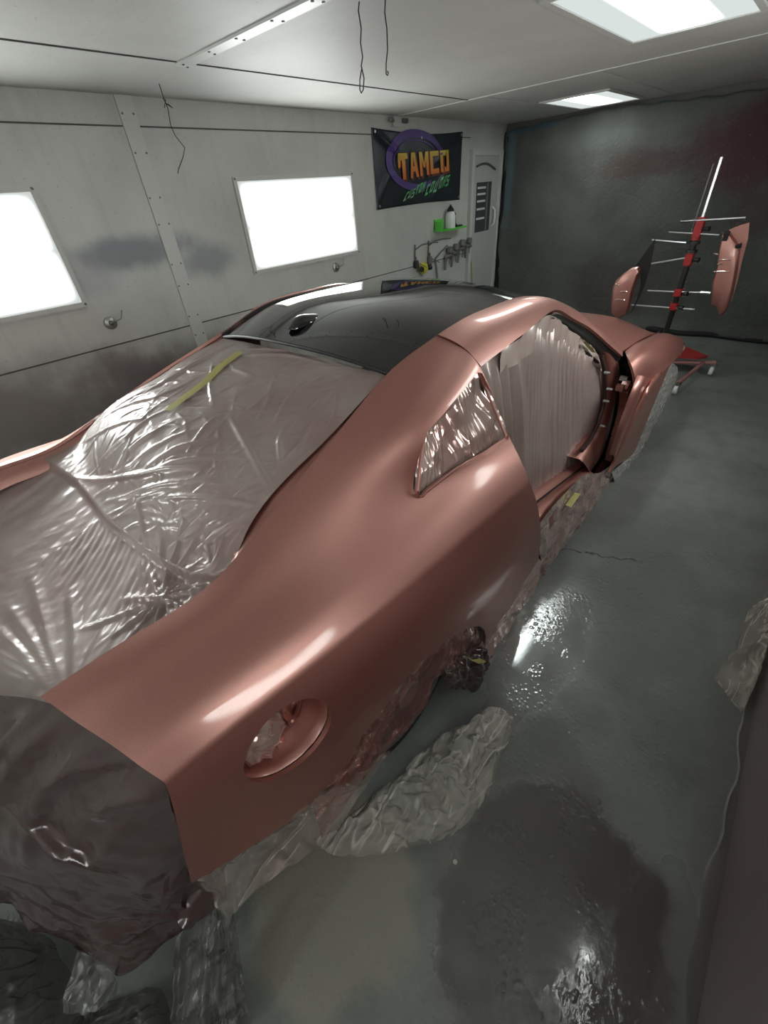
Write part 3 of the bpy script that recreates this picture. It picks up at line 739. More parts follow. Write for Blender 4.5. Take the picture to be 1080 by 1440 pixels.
# roof panel
edge = cspline([ra_[5], ra_[6]] + pa[1:4] + [pa[4]], 10); edge = resample(edge, 46)
G = np.zeros((46, 61, 3))
for i, p in enumerate(edge):
    f = i/45
    for j in range(61):
        s = -1 + 2*j/60; x = p[0]-.008
        crown = .055*(1-f)**.5 + .05*f + .0
        G[i,j] = (x*s, p[1] - .055*(1-s*s)*(1-f)**2 + .05*(1-s*s)*f**3, p[2]-.004 + crown*(1-abs(s)**2.3))
roof = sheet('roof_panel', G, BLACKGLOSS, car, False); roof['label'] = 'glossy black roof'
s = roof.modifiers.new('t', 'SOLIDIFY'); s.thickness = .012; s.offset = -1; bake(roof); roof.data.set_sharp_from_angle(angle=math.radians(40))
for sg in (1, -1):
    MB().tube([p*np.array([sg,1,1])+np.array([0,0,.002]) for p in edge], .006, 8).build('roof_molding', plain('molding_black', (.02,.02,.02), .3), car)
MB().tube([G[0,j]+np.array([0,-.004,-.004]) for j in range(61)], .007, 8).build('rear_seal', BLACK, car)
# antenna fin
fx = at(430,462,X=0.0); iy = int(np.argmin(np.abs(G[:,30,1]-fx[1]))); fin0 = G[iy,30]+np.array([0,0,-.004])
m = MB(); prof = [(-.085,.001,.004),(-.07,.026,.016),(-.03,.034,.034),(.02,.035,.030),(.06,.028,.02),(.09,.015,.010),(.11,.001,.003)]
rows = []
for y, w, h in prof: rows.append([fin0+np.array([w*math.cos(a), y, h*math.sin(a)+ y*.06]) for a in np.linspace(0, PI, 13)])
A = np.array([cspline([r[k] for r in rows], 5) for k in range(13)])
m.add(A.reshape(-1,3), gfaces(*A.shape[:2])); m.build('antenna_fin', BLACKGLOSS, car)

# windscreen under its own film, hood, cowl
WS = [[np.array([.57*s, 1.45+.05*(1-s*s), 1.365+.04*(1-s*s)]) for s in (-1,-.5,0,.5,1)], [np.array([.66*s, 1.85+.1*(1-s*s), 1.17+.06*(1-s*s)]) for s in (-1,-.5,0,.5,1)], [np.array([.74*s, 2.22+.14*(1-s*s), .945+.05*(1-s*s)]) for s in (-1,-.5,0,.5,1)]]
sheet('windscreen_cover', patch(WS, 8, 10), FILM_REAR, car)
# ---- fuel filler bowl
fb = MB(); c0 = np.array([.925, fc[1], fc[2]])
def inner_x(y, z):   # outer skin of the flank near the hole
    P = np.concatenate([QU.reshape(-1,3), QL.reshape(-1,3)]); d = (P[:,1]-y)**2+(P[:,2]-z)**2; k = np.argsort(d)[:4]
    return P[k,0].mean()
N = 40; v = []; prof = [(-.004,1.02),(.002,.985),(.02,.975),(.038,.95),(.046,.86),(.048,.4),(.048,.02)]
for h, r in prof:
    for k in range(N):
        a = 2*PI*k/N; y = fc[1]+FR*r*math.cos(a); z = fc[2]+FR*r*.98*math.sin(a)
        xr = inner_x(fc[1]+FR*min(r,1)*math.cos(a), fc[2]+FR*.98*min(r,1)*math.sin(a)) if r > .9 else c0[0]-.014
        v.append((xr-.008-h, y, z))
fb.add(v, [(i*N+k, i*N+(k+1)%N, (i+1)*N+(k+1)%N, (i+1)*N+k) for i in range(len(prof)-1) for k in range(N)])
bowl = fb.build('fuel_filler_bowl', PAINT, car)
# crumpled foil over the cap and bits of the bowl
n1, n2 = 40, 30; th = np.linspace(0, 2*PI, n1); ph = np.linspace(.02, PI/2, n2)
D = np.array([[[math.cos(p_), math.sin(p_)*math.cos(t_), math.sin(p_)*math.sin(t_)] for t_ in th] for p_ in ph])
cr = crumple(D, 1.6, 11); rr = (1+.22*cr)[..., None]*np.array([.046, .066, .092])
Gc = np.array([c0[0]-.062, fc[1]-.040, fc[2]+.008]) + D*rr
sheet('filler_cap_foil', Gc, FILM_WIN, bowl)
for (dy, dz) in ((.062,.012),(.040,-.050),(-.005,-.082)):
    m = MB(); p = np.array([c0[0]-.056, fc[1]+dy, fc[2]+dz])
    m.cbox(p, (.012,.010,.014)); m.lathe(p+[.012,0,0], (1,0,0), [(0,.007),(.004,.004)], 10); m.build('bracket', PAINT, bowl, angle=30)
for k, (a0, a1, r) in enumerate(((-.9,.2,.80),(-1.9,-1.2,.7))):
    MB().tube([(c0[0]-.060, fc[1]+FR*r*math.cos(a), fc[2]+FR*r*math.sin(a)) for a in np.linspace(a0,a1,10)], .006, 8).build('pressed_rib', PAINT, bowl)
MB().tube([(c0[0]-.060, fc[1]+.03, fc[2]+.0),(c0[0]-.060, fc[1]+.035, fc[2]-.06)], .005, 8).build('pressed_rib', PAINT, bowl)

# ---- gutter beside the rear glass and trunk opening
gi_px = [(75,990,.585),(190,902,.60),(300,822,.595),(333,762,.565),(345,740,.555),(377,693,.55),(437,633,.535),(500,567,.520),(540,530,.512)]
inner = cspline([at(u,v,X=x) - np.array([0,0,.004]) for u,v,x in gi_px], 8); outer = cspline(ra_[:6], 12)
inner, outer = resample(inner, 60), resample(outer, 60)
GG = np.stack([inner - np.array([.012,0,.03]), inner, (inner+outer)/2+np.array([0,0,-.004]), outer-np.array([0,0,.002])], 0)
for mir in (False, True): sheet('trunk_gutter', side(GG) if mir else GG, PAINT, car, mir)

MB().tube(resample(cspline(ra_, 12), 90)-np.array([0,0,.003]), .0045, 8).build('quarter_edge', PAINT, car)
MB().tube(resample(cspline(re_, 12), 90)+np.array([.0008,0,.0004]), .0032, 8).build('shoulder_crease', PAINT, car)

# ---- front fender (right, and mirrored)
def fender(mir):
    p_ = [at(880,497,X=.80), at(893,487,X=.80), at(912,477,X=.80), at(935,471,X=.83), at(958,478,X=.92)]
    q_ = [at(884,512,X=.875), at(899,503,X=.90), at(916,494,X=.915), at(937,487,X=.93), at(958,488,X=.955)]
    r_ = [at(890,548,X=.935), at(908,535,X=.955), at(922,518,X=.965), at(938,506,X=.97), at(954,500,X=.975)]
    s_ = [at(868,632,X=.95), at(880,608,X=.965), at(893,580,X=.975), at(909,550,X=.985), at(938,516,X=.985)]
    t_ = [at(854,664,X=.95), at(870,650,X=.955), at(888,636,X=.965), at(901,606,X=.98), at(931,533,X=.985)]
    G = patch([p_, q_, r_, s_, t_], 12, 10)
    if mir: G = side(G)
    o = mesh_obj('front_fender', G.reshape(-1,3), gfaces(*G.shape[:2], mir), PAINT, car)
    s = o.modifiers.new('t', 'SOLIDIFY'); s.thickness = .014; s.offset = -1; bake(o)
    o.data.polygons.foreach_set('use_smooth', [True]*len(o.data.polygons)); o.data.set_sharp_from_angle(angle=math.radians(40))
    # raised blade behind the wheel
    b0, b1 = [(913,531,.958),(905,548,.968),(893,577,.968),(880,606,.966),(866,643,.956)], [(902,528,.945),(895,546,.955),(884,575,.955),(873,605,.955),(862,640,.95)]
    A = cspline([at(u,v,X=x+.012) for u,v,x in b0], 8); B = cspline([at(u,v,X=x+.01) for u,v,x in b1], 8)
    Gb = np.stack([A+np.array([-.02,.012,0]), A, (A+B)/2+np.array([.003,0,0]), B, B+np.array([-.02,-.01,0])], 0)
    sheet('fender_vent_blade', side(Gb) if mir else Gb, PAINT, o, mir)
    return o
fender(False); fender(True)
hz = {2.16:(.985,.93,.775), 2.5:(.985,.915,.79), 2.9:(.955,.89,.80), 3.25:(.90,.83,.80), 3.55:(.80,.72,.78), 3.72:(.66,.60,.72)}
rows = []
for y, (zc, ze, xe) in hz.items():
    rows.append([np.array([xe*s, y+.10*(1-s*s)-(.0 if y < 3 else .06*s*s), ze+(zc-ze)*(1-abs(s)**2.2)+.012*math.exp(-((abs(s)-.55)/.12)**2)]) for s in (-1,-.8,-.55,-.25,0,.25,.55,.8,1)])
hood = sheet('hood', patch(rows, 6, 10), PAINT, car, True); s = hood.modifiers.new('t', 'SOLIDIFY'); s.thickness = .012; s.offset = 1; bake(hood)
hood.data.set_sharp_from_angle(angle=math.radians(40))
MB().tube(cspline([at(898,486,X=.795)+[0,0,.002], at(912,476,X=.79)+[0,0,.002], at(927,467,X=.79)+[0,0,.002]], 6), .005, 6).build('panel_joint', plain('hood_joint', (.05,.018,.015), .6), car)

# ---- door aperture: seal, jamb, hinge pillar, recess
seal_c = cspline([at(779,441,X=.685), at(800,451,X=.70), at(822,465,X=.725), at(845,484,X=.765), at(866,503,X=.805)], 8)
sa = resample(cspline([at(772,442,X=.678), at(779,440,X=.682), at(800,450,X=.70), at(824,464,X=.725), at(847,483,X=.765), at(870,504,X=.81)], 8), 50)
sb = resample(cspline([at(766,449,X=.672), at(781,451,X=.676), at(798,461,X=.69), at(818,476,X=.712), at(838,495,X=.742), at(856,513,X=.775)], 8), 50)
sa = sa+np.array([.012,0,0]); sb = sb+np.array([.012,0,0])
sheet('door_seal_channel', np.stack([sa, sa*.75+sb*.25+np.array([.004,0,0]), sa*.5+sb*.5-np.array([.006,0,0]), sa*.25+sb*.75+np.array([.004,0,0]), sb], 0), BLACK, car)
MB().tube(seal_c + np.array([-.040,-.055,-.045]), .011, 10).build('door_seal', BLACK, car)
def ribbon(name, a_px, b_px, mat, parent, push=.0, mid=.012, n=40, deep=.05):
    A = resample(cspline([at(u,v,X=x) for u,v,x in a_px], 8), n); B = resample(cspline([at(u,v,X=x) for u,v,x in b_px], 8), n)
    o_ = np.array([1.0,0,0])
    G = np.stack([A-o_*deep, A, A*.75+B*.25+o_*mid, A*.4+B*.6+o_*mid*.8, B, B-o_*deep], 0)
    return sheet(name, G, mat, parent)
jamb = ribbon('door_pillar', [(846,492,.765),(852,515,.78),(852,550,.80),(847,580,.81),(838,607,.82),(826,628,.83),(815,646,.84)], [(868,506,.80),(871,520,.815),(868,548,.835),(863,580,.85),(853,620,.86),(843,645,.865),(829,664,.87)], PAINT, car, deep=.09)
for (u, v) in ((861,548),(856,565),(851,600),(858,525)): 
    p = at(u, v, X=.865); MB().lathe(p-[.03,0,0], (1,0,0), [(0,.008),(.026,.007),(.031,.004)], 10).build('bolt', CHROME, jamb)
MB().tube(cspline([at(845,500,X=.775), at(851,530,X=.79), at(849,565,X=.805), at(841,595,X=.815), at(830,618,X=.82), at(818,634,X=.83)], 6), .012, 8).build('pillar_seal', plain('seal_brown', (.05,.025,.022), .4), car)
# dark recess behind the fender edge with its wrapped bracket
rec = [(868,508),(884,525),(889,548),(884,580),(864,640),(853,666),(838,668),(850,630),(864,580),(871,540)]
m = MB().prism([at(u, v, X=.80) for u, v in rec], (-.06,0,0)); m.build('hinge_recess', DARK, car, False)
col = cspline([at(879,545,X=.885), at(877,570,X=.89), at(868,605,X=.895), at(857,640,X=.895)], 5)
m = MB()
for i, p in enumerate(col):
    d = col[min(i+1, len(col)-1)]-col[max(i-1,0)]; d /= np.linalg.norm(d); s_ = np.cross(d, [1,0,0]); s_ /= np.linalg.norm(s_)
    m.cbox(p + np.array([.006*(i%2),0,0]), (.022, .030+.005*math.sin(i*2.1), .030), (np.array([1,0,0]), s_, d))
hb = m.build('hinge_bracket', PAINT, car, angle=30)
for (u, v, sx) in ((877,532,.014),(872,545,.02),(848,655,.03),(843,662,.02),(855,650,.02)):
    p = at(u, v, X=.87); MB().cbox(p, (.02, sx, sx*.8)).build('hinge_lug', PAINT if sx > .015 else CHROME, hb, angle=30)

# ---- sill ledge, tail panel, underbody, wheels
L0 = [at(829,661,X=.86), at(800,684,X=.865), at(753,722,X=.87), np.array([.87,1.0,.34])]
A = resample(np.array(L0), 40)
Gs = np.stack([A+np.array([-.11,0,.035]), A+np.array([-.06,0,.03]), A+np.array([-.05,0,.005]), A+np.array([-.035,0,.006]), A+np.array([-.03,0,.022]), A, A+np.array([.05,0,-.03]), A+np.array([.06,0,-.10])], 0)
sheet('door_sill', Gs, PAINT, car)
MB().tube(A+np.array([-.043,0,.008]), .008, 6).build('sill_groove_seal', BLACK, car)
ub = MB(); ub.box((-.70,-.60,.16),(.70,3.5,.30)).box((-.70,-.60,.30),(.70,.45,.60)).box((-.70,2.25,.30),(.70,3.55,.62)); ub.build('underbody', plain('underbody_black', (.015,.014,.014), .7), car, False)
MB().box((-.80,-.66,.40),(.80,-.60,.86)).build('tail_panel', PAINT, car, False)
MB().box((-.58,-.84,.44),(.58,-.76,.56)).box((-.5,-.82,.46),(-.42,-.60,.54)).box((.42,-.82,.46),(.5,-.62,.54)).build('bumper_beam', plain('beam_grey', (.10,.09,.09), .5), car, False)
for x in (-.78, .78):
    for y in (.05, 2.9):
        s = 1 if x > 0 else -1
        w_ = MB().lathe((x-.12, y, .335), (1,0,0), [(0,.24),(.01,.31),(.05,.335),(.19,.335),(.23,.31),(.24,.24)], 40).build('wheel', TYRE, car)
        MB().lathe((x+s*.10, y, .335), (s,0,0), [(0,.235),(.025,.235),(.02,.2),(.005,.06),(.03,.05),(.03,.0)], 30).build('rim', STEEL, w_)

# ------------------------------------------------------------------ masking films (each sheet lies on the car: a thing of its own)
def foil(name, top, bot, mat, label, cat='film', nr=40, nc=120, amp=.02, f=9, seed=1, along=0, mid=None, out=(1,0,0), group=None, thick=.0, edge_free=.3, pleat=0, shape=None, pf=40):
    """sheet strung between two 3-D curves, crumpled"""
    A = resample(cspline(top, 8), nc); B = resample(cspline(bot, 8), nc)
    Mx = resample(cspline(mid, 8), nc) if mid is not None else None
    t = np.linspace(0, 1, nr)[:, None, None]
    if Mx is None: G = A[None]*(1-t)+B[None]*t
    else: G = A[None]*(1-t)*(1-2*t)+Mx[None]*4*t*(1-t)+B[None]*t*(2*t-1)
    nn = gnormals(G); nn *= np.sign((nn@np.array(out, float)))[..., None]
    h = crumple(G, f, seed)
    w_ = np.minimum(1, (t[..., 0]/.12)) * (1 if edge_free else np.minimum(1, (1-t[..., 0])/.12)); w_ = np.broadcast_to(w_, h.shape)
    if pleat:
        s = np.linspace(0, 1, nc)[None]; tt = t[..., 0]
        h = h + pleat*(tri(s*pf + 1.5*np.sin(s*13+seed)+.6*tt)-.5)*2
    if along:
        s = np.linspace(0, 1, nc)[None]; h = h + along*(tri(t[..., 0]*3.2+.35*np.sin(s*6+seed)+.5*s)-.5)*2
    G = G + nn*(h*amp*w_)[..., None]
    if shape: G = shape(G)
    o = sheet(name, G, mat, car); o['label'] = label
    return o

# rear glass + trunk sheet
gl_rows = []
def edge_pt(i): return (inner[i]+np.array([.006,0,.006]))
idx = [0, 11, 21, 26, 33, 42, 51, 59]
crownz = [-.06, -.075, -.03, .03, .055, .055, .045, .03]
bowy   = [-.20, -.12, -.06, -.04, -.05, -.055, -.055, -.05]
for k, i in enumerate(idx):
    p = edge_pt(i)+np.array([.010,0,-.002]); p = p if k < 7 else np.array([.512, ra_[5][1]-.012, ra_[5][2]-.010])
    row = []
    for s in (-1,-.8,-.4,0,.4,.8,1):
        zc = crownz[k]*(1-abs(s)**2.4); row.append(np.array([p[0]*s, p[1]+bowy[k]*(1-s*s), p[2]+zc]))
    gl_rows.append(row)
RW = patch(gl_rows, 46, 40); Rn = gnormals(RW); Rn *= np.sign(Rn[..., 2:3])
def film_xy(u, v, z): p = at(u, v, Z=z); return p[:2]
def on_rw(u, v):
    """plan point of the sheet seen at a pixel"""
    z = 1.15
    for _ in range(6):
        p = at(u, v, Z=z); d = (RW[..., 0]-p[0])**2+(RW[..., 1]-p[1])**2; k = np.unravel_index(np.argmin(d), d.shape); z = RW[k][2]
    return p[:2]
PXY = RW[..., :2]; h = np.zeros(RW.shape[:2])
folds = [[(225,595),(330,580),(440,562)],[(110,672),(200,668),(300,655)],[(125,678),(185,655),(230,620),(290,600)],[(200,665),(260,625),(330,618)],[(150,705),(200,690),(250,675),(330,670)],[(205,670),(290,640),(360,645)],
 [(190,690),(205,770),(203,800)],[(160,730),(200,700),(240,690)],[(320,580),(345,625),(380,690)],[(340,600),(365,650),(385,680)],[(225,705),(300,700),(360,710)],[(230,735),(270,725),(300,700),(330,690)],
 [(240,770),(275,740),(300,715)],[(262,770),(290,745),(330,725)],[(270,780),(300,755),(340,735)],[(250,760),(260,735),(255,715)],[(175,640),(215,610),(250,590)],[(120,620),(200,590),(260,545)],[(130,600),(220,560),(300,520)],
 [(150,585),(240,535),(320,490)],[(170,575),(250,525),(340,480)],[(300,510),(296,545),(300,570)],[(355,600),(375,560),(390,520)],[(385,590),(400,560),(425,535)],[(400,560),(430,540),(470,520)],[(330,545),(400,520),(480,515)],[(320,560),(380,535),(470,530)],
 [(340,500),(400,500),(460,512)],[(350,490),(420,495),(500,520)],[(395,660),(392,620),(398,590)],[(415,640),(430,600),(440,570)],[(200,740),(190,780),(195,830)],[(260,640),(300,590),(320,580)],[(185,610),(180,640),(170,665)],[(140,650),(180,615),(240,575)],[(360,530),(330,520),(320,505)]]
for k, fo in enumerate(folds):
    pl = [on_rw(*q_) for q_ in fo]; h = np.maximum(h, .0085*(.6+.5*math.sin(k*1.7)**2)*ridge(PXY, pl, .0075))
r5 = np.random.default_rng(5)
for k in range(210):   # short random creases on the glass part
    u, v = r5.uniform(120, 500), r5.uniform(500, 770)
    try: c = on_rw(u, v)
    except Exception: continue
    a = r5.normal(.5, .7) if u < 330 else r5.normal(1.2, .5); L = r5.uniform(.03, .12); d = np.array([math.cos(a), math.sin(a)])*L; b_ = np.array([-d[1], d[0]])*r5.uniform(-.25,.25)
    h = np.maximum(h, r5.uniform(.0022,.005)*ridge(PXY, [c-d, c+b_, c+d], r5.uniform(.004,.007)))
# lower sheet: fans of pleats
def fan(cu, cv, a0, a1, L, n, amp, w0):
    global h
    c = on_rw(cu, cv)
    for k in range(n):
        a = a0+(a1-a0)*(k+.5+r5.uniform(-.3,.3))/n; e_ = c+np.array([math.cos(a), math.sin(a)])*L*r5.uniform(.6,1.1)
        d, t = seg_dist(PXY, c, e_); h = np.maximum(h, amp*np.exp(-(d/(w0*(.35+1.2*t)))**2)*np.clip(1.15-t, 0, 1))
fan(222, 832, 0, 2*PI, .24, 13, .015, .009)
fan(75, 975, .45*PI, 1.15*PI, .60, 8, .004, .02)
for fo in ([(75,975),(40,900),(0,840)], [(78,972),(20,910),(-20,870)], [(80,970),(60,900),(35,800)], [(70,975),(30,930),(-20,905)], [(85,965),(95,900),(90,820)]):
    h = np.maximum(h, .008*ridge(PXY, [on_rw(*q_) for q_ in fo], .014))
fan(300, 800, .6*PI, 1.4*PI, .16, 8, .010, .010)
# step below the lower edge of the glass
arc = [on_rw(*q_) for q_ in ((60,640),(105,672),(150,728),(220,780),(270,806),(316,806))]
ad = np.full(PXY.shape[:2], 9.0)
for a, b_ in zip(arc[:-1], arc[1:]): ad = np.minimum(ad, seg_dist(PXY, a, b_)[0])
ay = np.interp(PXY[..., 0], [p[0] for p in arc], [p[1] for p in arc]); below = (PXY[..., 1] < ay)
step = -.032*np.where(below, 1-np.exp(-(ad/.012)**2), 0)
low = below & (ad > .02)
h = np.where(below & (ad < .6), h*np.where(low, 1, 1), h)
h = h + np.where(low, .0016*crumple(np.stack([PXY[..., 0]*2.2, PXY[..., 1]], -1), 5, 21), .0016*crumple(PXY, 9, 22))
h = h + np.where(low & (PXY[..., 0] > -.1), .005*(tri((PXY[..., 0]*.75+PXY[..., 1]*.66)*38+.6*lown(PXY, 9, 8))-.5)*np.exp(-((ad-.12)/.11)**2), 0)
s_ = np.linspace(-1, 1, RW.shape[1])[None]; ew = np.clip((1-np.abs(s_))/.05, 0, 1)
RWd = RW + Rn*((h+step)*ew)[..., None]
rf = sheet('rear_window_film', RWd, FILM_REAR, car)
tag(rf, 'wrinkled silvery pink masking sheet over the rear glass and trunk opening')
def tape(name, pts, w_, parent, lift=.004, mat=TAPE):
    P = resample(np.array(pts), 24); T_ = np.gradient(P, axis=0); T_ /= np.linalg.norm(T_, axis=1, keepdims=True)
    S_ = np.cross(T_, [0,0,1.0]); S_ /= np.linalg.norm(S_, axis=1, keepdims=True); U_ = np.cross(S_, T_)
    G = np.stack([P-S_*w_+U_*lift, P+U_*(lift+.001), P+S_*w_+U_*lift], 0); return sheet(name, G, mat, parent)
def rw3(u, v):
    x, y = on_rw(u, v); d = (RWd[..., 0]-x)**2+(RWd[..., 1]-y)**2; k = np.unravel_index(np.argmin(d), d.shape); return np.array([x, y, RWd[k][2]])
tp = [rw3(u, v) for u, v in ((237,580),(262,562),(290,540),(312,518),(338,498))]
for p in tp: p[2] += .004
tape('tape_strip', tp, .020, rf)
# quarter window film (with its pressed frame, a part of the car)
P3 = [at(u, v, X=x) for u, v, x in qw_px]
MB().tube(P3+[P3[0]], .0055, 8).build('window_frame', PAINT, q)
foil('quarter_window_film', [at(586,612,X=.712), at(630,567,X=.69), at(677,519,X=.667)], [at(582,703,X=.765), at(640,661,X=.77), at(716,616,X=.778)], FILM_WIN,
     'small crinkled shiny pink film over the rear quarter window', nr=90, nc=120, amp=.020, f=4.5, seed=4, edge_free=0, pleat=.22, pf=9)

# door aperture film
dtop = [at(672,519,X=.664), at(697,500,X=.672), at(722,482,X=.678), at(750,459,X=.680), at(767,449,X=.672), at(792,466,X=.682), at(815,482,X=.70), at(835,500,X=.732), at(847,519,X=.757), at(850,540,X=.775)]
dbot = [np.array([.775,.86,.42]), np.array([.79,1.05,.37]), at(753,742,X=.785), at(775,720,X=.785), at(796,697,X=.785), at(815,674,X=.785), at(826,650,X=.79), at(834,615,X=.80), at(842,592,X=.795), at(848,565,X=.785)]
dmid = [np.array([.745,.86,.85]), at(722,608,X=.735), at(735,590,X=.735), at(756,570,X=.74), at(778,560,X=.74), at(800,555,X=.745), at(818,552,X=.755), at(832,550,X=.765), at(844,550,X=.775), at(850,552,X=.78)]
def dshape(G):
    R, C, _ = G.shape; t = np.linspace(0,1,R)[:,None]; s = np.linspace(0,1,C)[None]
    # folds gathered under the roof near the rear, fanning out downwards
    k = 1.5*tri(s*17 + .9*np.sin(s*11) + .25*np.sin(t*3+s*9))-.5
    k2 = tri(s*41 + .6*np.sin(s*23) - .3*t)-.5
    a = .022*np.exp(-((s-.12)/.16)**2)*np.sin(PI*np.clip(t*1.2,0,1)) + .006
    b = .007*np.exp(-((s-.45)/.3)**2)*np.clip(1.1-t*.8,0,1)
    ed = np.minimum(1, np.minimum(t/.06, (1-t)/.06))
    G = G.copy(); G[..., 0] += (k*a+k2*b)*ed - .012*np.sin(PI*t)*np.sin(PI*s)
    return G
df = foil('door_opening_film', dtop, dbot, FILM_DOOR, 'taut matt pink grey film stretched across the open right door aperture', nr=90, nc=220, amp=.0035, f=4, seed=9, mid=dmid, shape=dshape)
A = resample(cspline(dtop, 8), 110); B = resample(cspline(dbot, 8), 110); A_, B_ = A, B
Gb = np.array([[A[j]*(1-t)+B[j]*t + np.array([.020-.002*i+.013*float(crumple(np.array([j*.07, i*.35]), 1.5, 3)), 0, .008*(2-i)*.5]) for j in range(8,110)] for i, t in enumerate((-.01,.02,.05,.075))])
sheet('taped_edge', Gb, FILM_PAPER, df)
tape('tape_patch', [at(822,482,X=.735), at(828,489,X=.742), at(835,497,X=.75)], .012, df)

# sill film
foil('sill_film', [at(755,742,X=.925), at(775,715,X=.92), at(796,692,X=.92), at(812,676,X=.915), at(828,666,X=.91), at(845,664,X=.915), at(862,652,X=.945)],
     [at(762,806,X=.93), at(776,791,X=.945), at(790,772,X=.95), at(812,747,X=.95), at(835,716,X=.95), at(853,697,X=.95), at(866,682,X=.955)], FILM_SILL,
     'crumpled pink film wrapped round the sill under the door aperture', nr=50, nc=150, amp=.016, f=7, seed=12, edge_free=0)
sf = bpy.data.objects['sill_film']
tape('tape_patch', [at(797,712,X=.940)+[.008,0,0], at(803,703,X=.938)+[.008,0,0], at(810,694,X=.935)+[.008,0,0]], .016, sf, .004)
foil('lower_quarter_film', [at(756,782,X=.93), at(741,803,X=.938), at(723,827,X=.945), at(709,847,X=.95), at(696,868,X=.955), at(684,890,X=.957), at(672,912,X=.955)],
     [at(768,806,X=.945), at(776,827,X=.96), at(770,857,X=.97), at(752,885,X=.98), at(727,913,X=.985), at(706,938,X=.99), at(690,966,X=.995)], FILM_SILL,
     'twisted pink film skirt in front of the rear wheel arch', nr=60, nc=110, amp=.011, f=4, seed=15, edge_free=0, along=1.0)
kn = foil('film_knot', [at(628,938,X=.95), at(640,925,X=.955), at(655,915,X=.96), at(672,908,X=.965), at(690,918,X=.965)],
     [at(624,962,X=.97), at(640,968,X=.985), at(660,972,X=.99), at(675,968,X=.99), at(692,950,X=.99)], FILM_TAIL,
     'dark bunched end of the film skirt at the foot of the rear arch', nr=36, nc=60, amp=.03, f=8, seed=18, mid=[at(625,950,X=.985), at(642,950,X=1.01), at(658,946,X=1.015), at(674,938,X=1.01), at(690,934,X=.99)])
tape('tape_patch', [at(653,925,X=1.01)+[.012,0,.0], at(664,930,X=1.012)+[.012,0,0], at(675,928,X=1.01)+[.012,0,0]], .014, kn, .006)

# rear wheel arch: sprayed sheet, then clear skirt
foil('wheel_arch_film', [at(676,900,X=.945), at(671,884,X=.945), at(655,880,X=.945), at(615,902,X=.947), at(570,940,X=.945), at(521,1010,X=.94), at(487,1068,X=.935), at(456,1104,X=.928), at(438,1124,X=.922)],
     [at(668,935,X=.965), at(650,938,X=.97), at(634,936,X=.975), at(608,967,X=.98), at(588,1008,X=.985), at(552,1046,X=.985), at(506,1102,X=.985), at(478,1142,X=.985), at(452,1180,X=.985)], CLEAR_PINK,
     'glossy pink sprayed film bridging the rear wheel arch', nr=60, nc=170, amp=.016, f=8, seed=22, pleat=.25, pf=23)
foil('arch_edge_foil', [at(676,902,X=.946), at(670,882,X=.946), at(653,880,X=.946), at(615,902,X=.948), at(570,940,X=.946), at(521,1010,X=.941), at(487,1068,X=.936), at(456,1104,X=.929), at(438,1124,X=.923)],
     [at(668,905,X=.948), at(661,892,X=.948), at(648,893,X=.95), at(618,914,X=.95), at(580,950,X=.948), at(534,1022,X=.945), at(505,1080,X=.94), at(472,1122,X=.935), at(452,1142,X=.93)], FILM_FOIL,
     'narrow shiny band of taped film along the rear wheel arch lip', nr=20, nc=200, amp=.010, f=16, seed=25)
foil('clear_skirt', [at(452,1108,X=.93), at(440,1123,X=.926), at(400,1151,X=.916), at(340,1189,X=.898), at(300,1217,X=.882), at(270,1235,X=.862)],
     [at(560,1052,X=1.0), at(505,1120,X=1.03), at(470,1172,X=1.03), at(420,1215,X=1.02), at(365,1248,X=.99), at(318,1300,X=.93)], SKIRT,
     'clear plastic skirt hanging from the bottom edge of the rear quarter', nr=60, nc=120, amp=.022, f=6, seed=27, pleat=.15, pf=9)
foil('bottom_edge_foil', [at(440,1124,X=.925), at(400,1152,X=.914), at(340,1191,X=.896), at(300,1219,X=.88), at(268,1238,X=.86)], [at(437,1140,X=.935), at(402,1162,X=.925), at(345,1200,X=.905), at(306,1232,X=.885), at(286,1252,X=.87)], FILM_TAIL,
     'glossy film with its shade coloured in dark, rolled under the lower edge of the rear quarter', nr=14, nc=100, amp=.012, f=12, seed=28)

# tail film
ttop = [np.array([-.868,-.70,.60]), np.array([-.872,-.63,.94]), np.array([-.81,-.635,1.01]), np.array([-.73,-.65,1.03]), np.array([-.60,-.705,1.06]), np.array([-.38,-.835,1.025]), np.array([0,-.93,.985]), np.array([.38,-.835,1.025]), at(60,986,X=.595)+[0,0,.004], at(150,1021,X=.725), at(200,1057,X=.80), at(231,1097,X=.862), at(240,1128,X=.866), at(249,1162,X=.868), at(260,1205,X=.864), at(268,1236,X=.86)]
tmid = [np.array([-.87,-.765,.47]), np.array([-.84,-.79,.53]), np.array([-.77,-.86,.64]), np.array([-.55,-.98,.72]), np.array([0,-1.12,.66]), np.array([.35,-1.04,.69]), np.array([.52,-.95,.72]), np.array([.62,-.90,.70]), np.array([.70,-.86,.68]), np.array([.77,-.82,.63]), np.array([.80,-.80,.58]), np.array([.825,-.79,.53]), np.array([.845,-.78,.49]), np.array([.855,-.765,.47])]
thad = [np.array([-.88,-.80,.38]), np.array([-.87,-.92,.30]), np.array([-.78,-1.05,.28]), np.array([-.5,-1.16,.26]), np.array([0,-1.25,.27]), at(0,1268,Z=.29), at(60,1305,Z=.27), at(120,1345,Z=.26), at(185,1362,Z=.26), at(215,1345,Z=.27), at(242,1320,Z=.30), at(265,1300,Z=.33), at(290,1275,Z=.36), at(300,1258,Z=.40)]
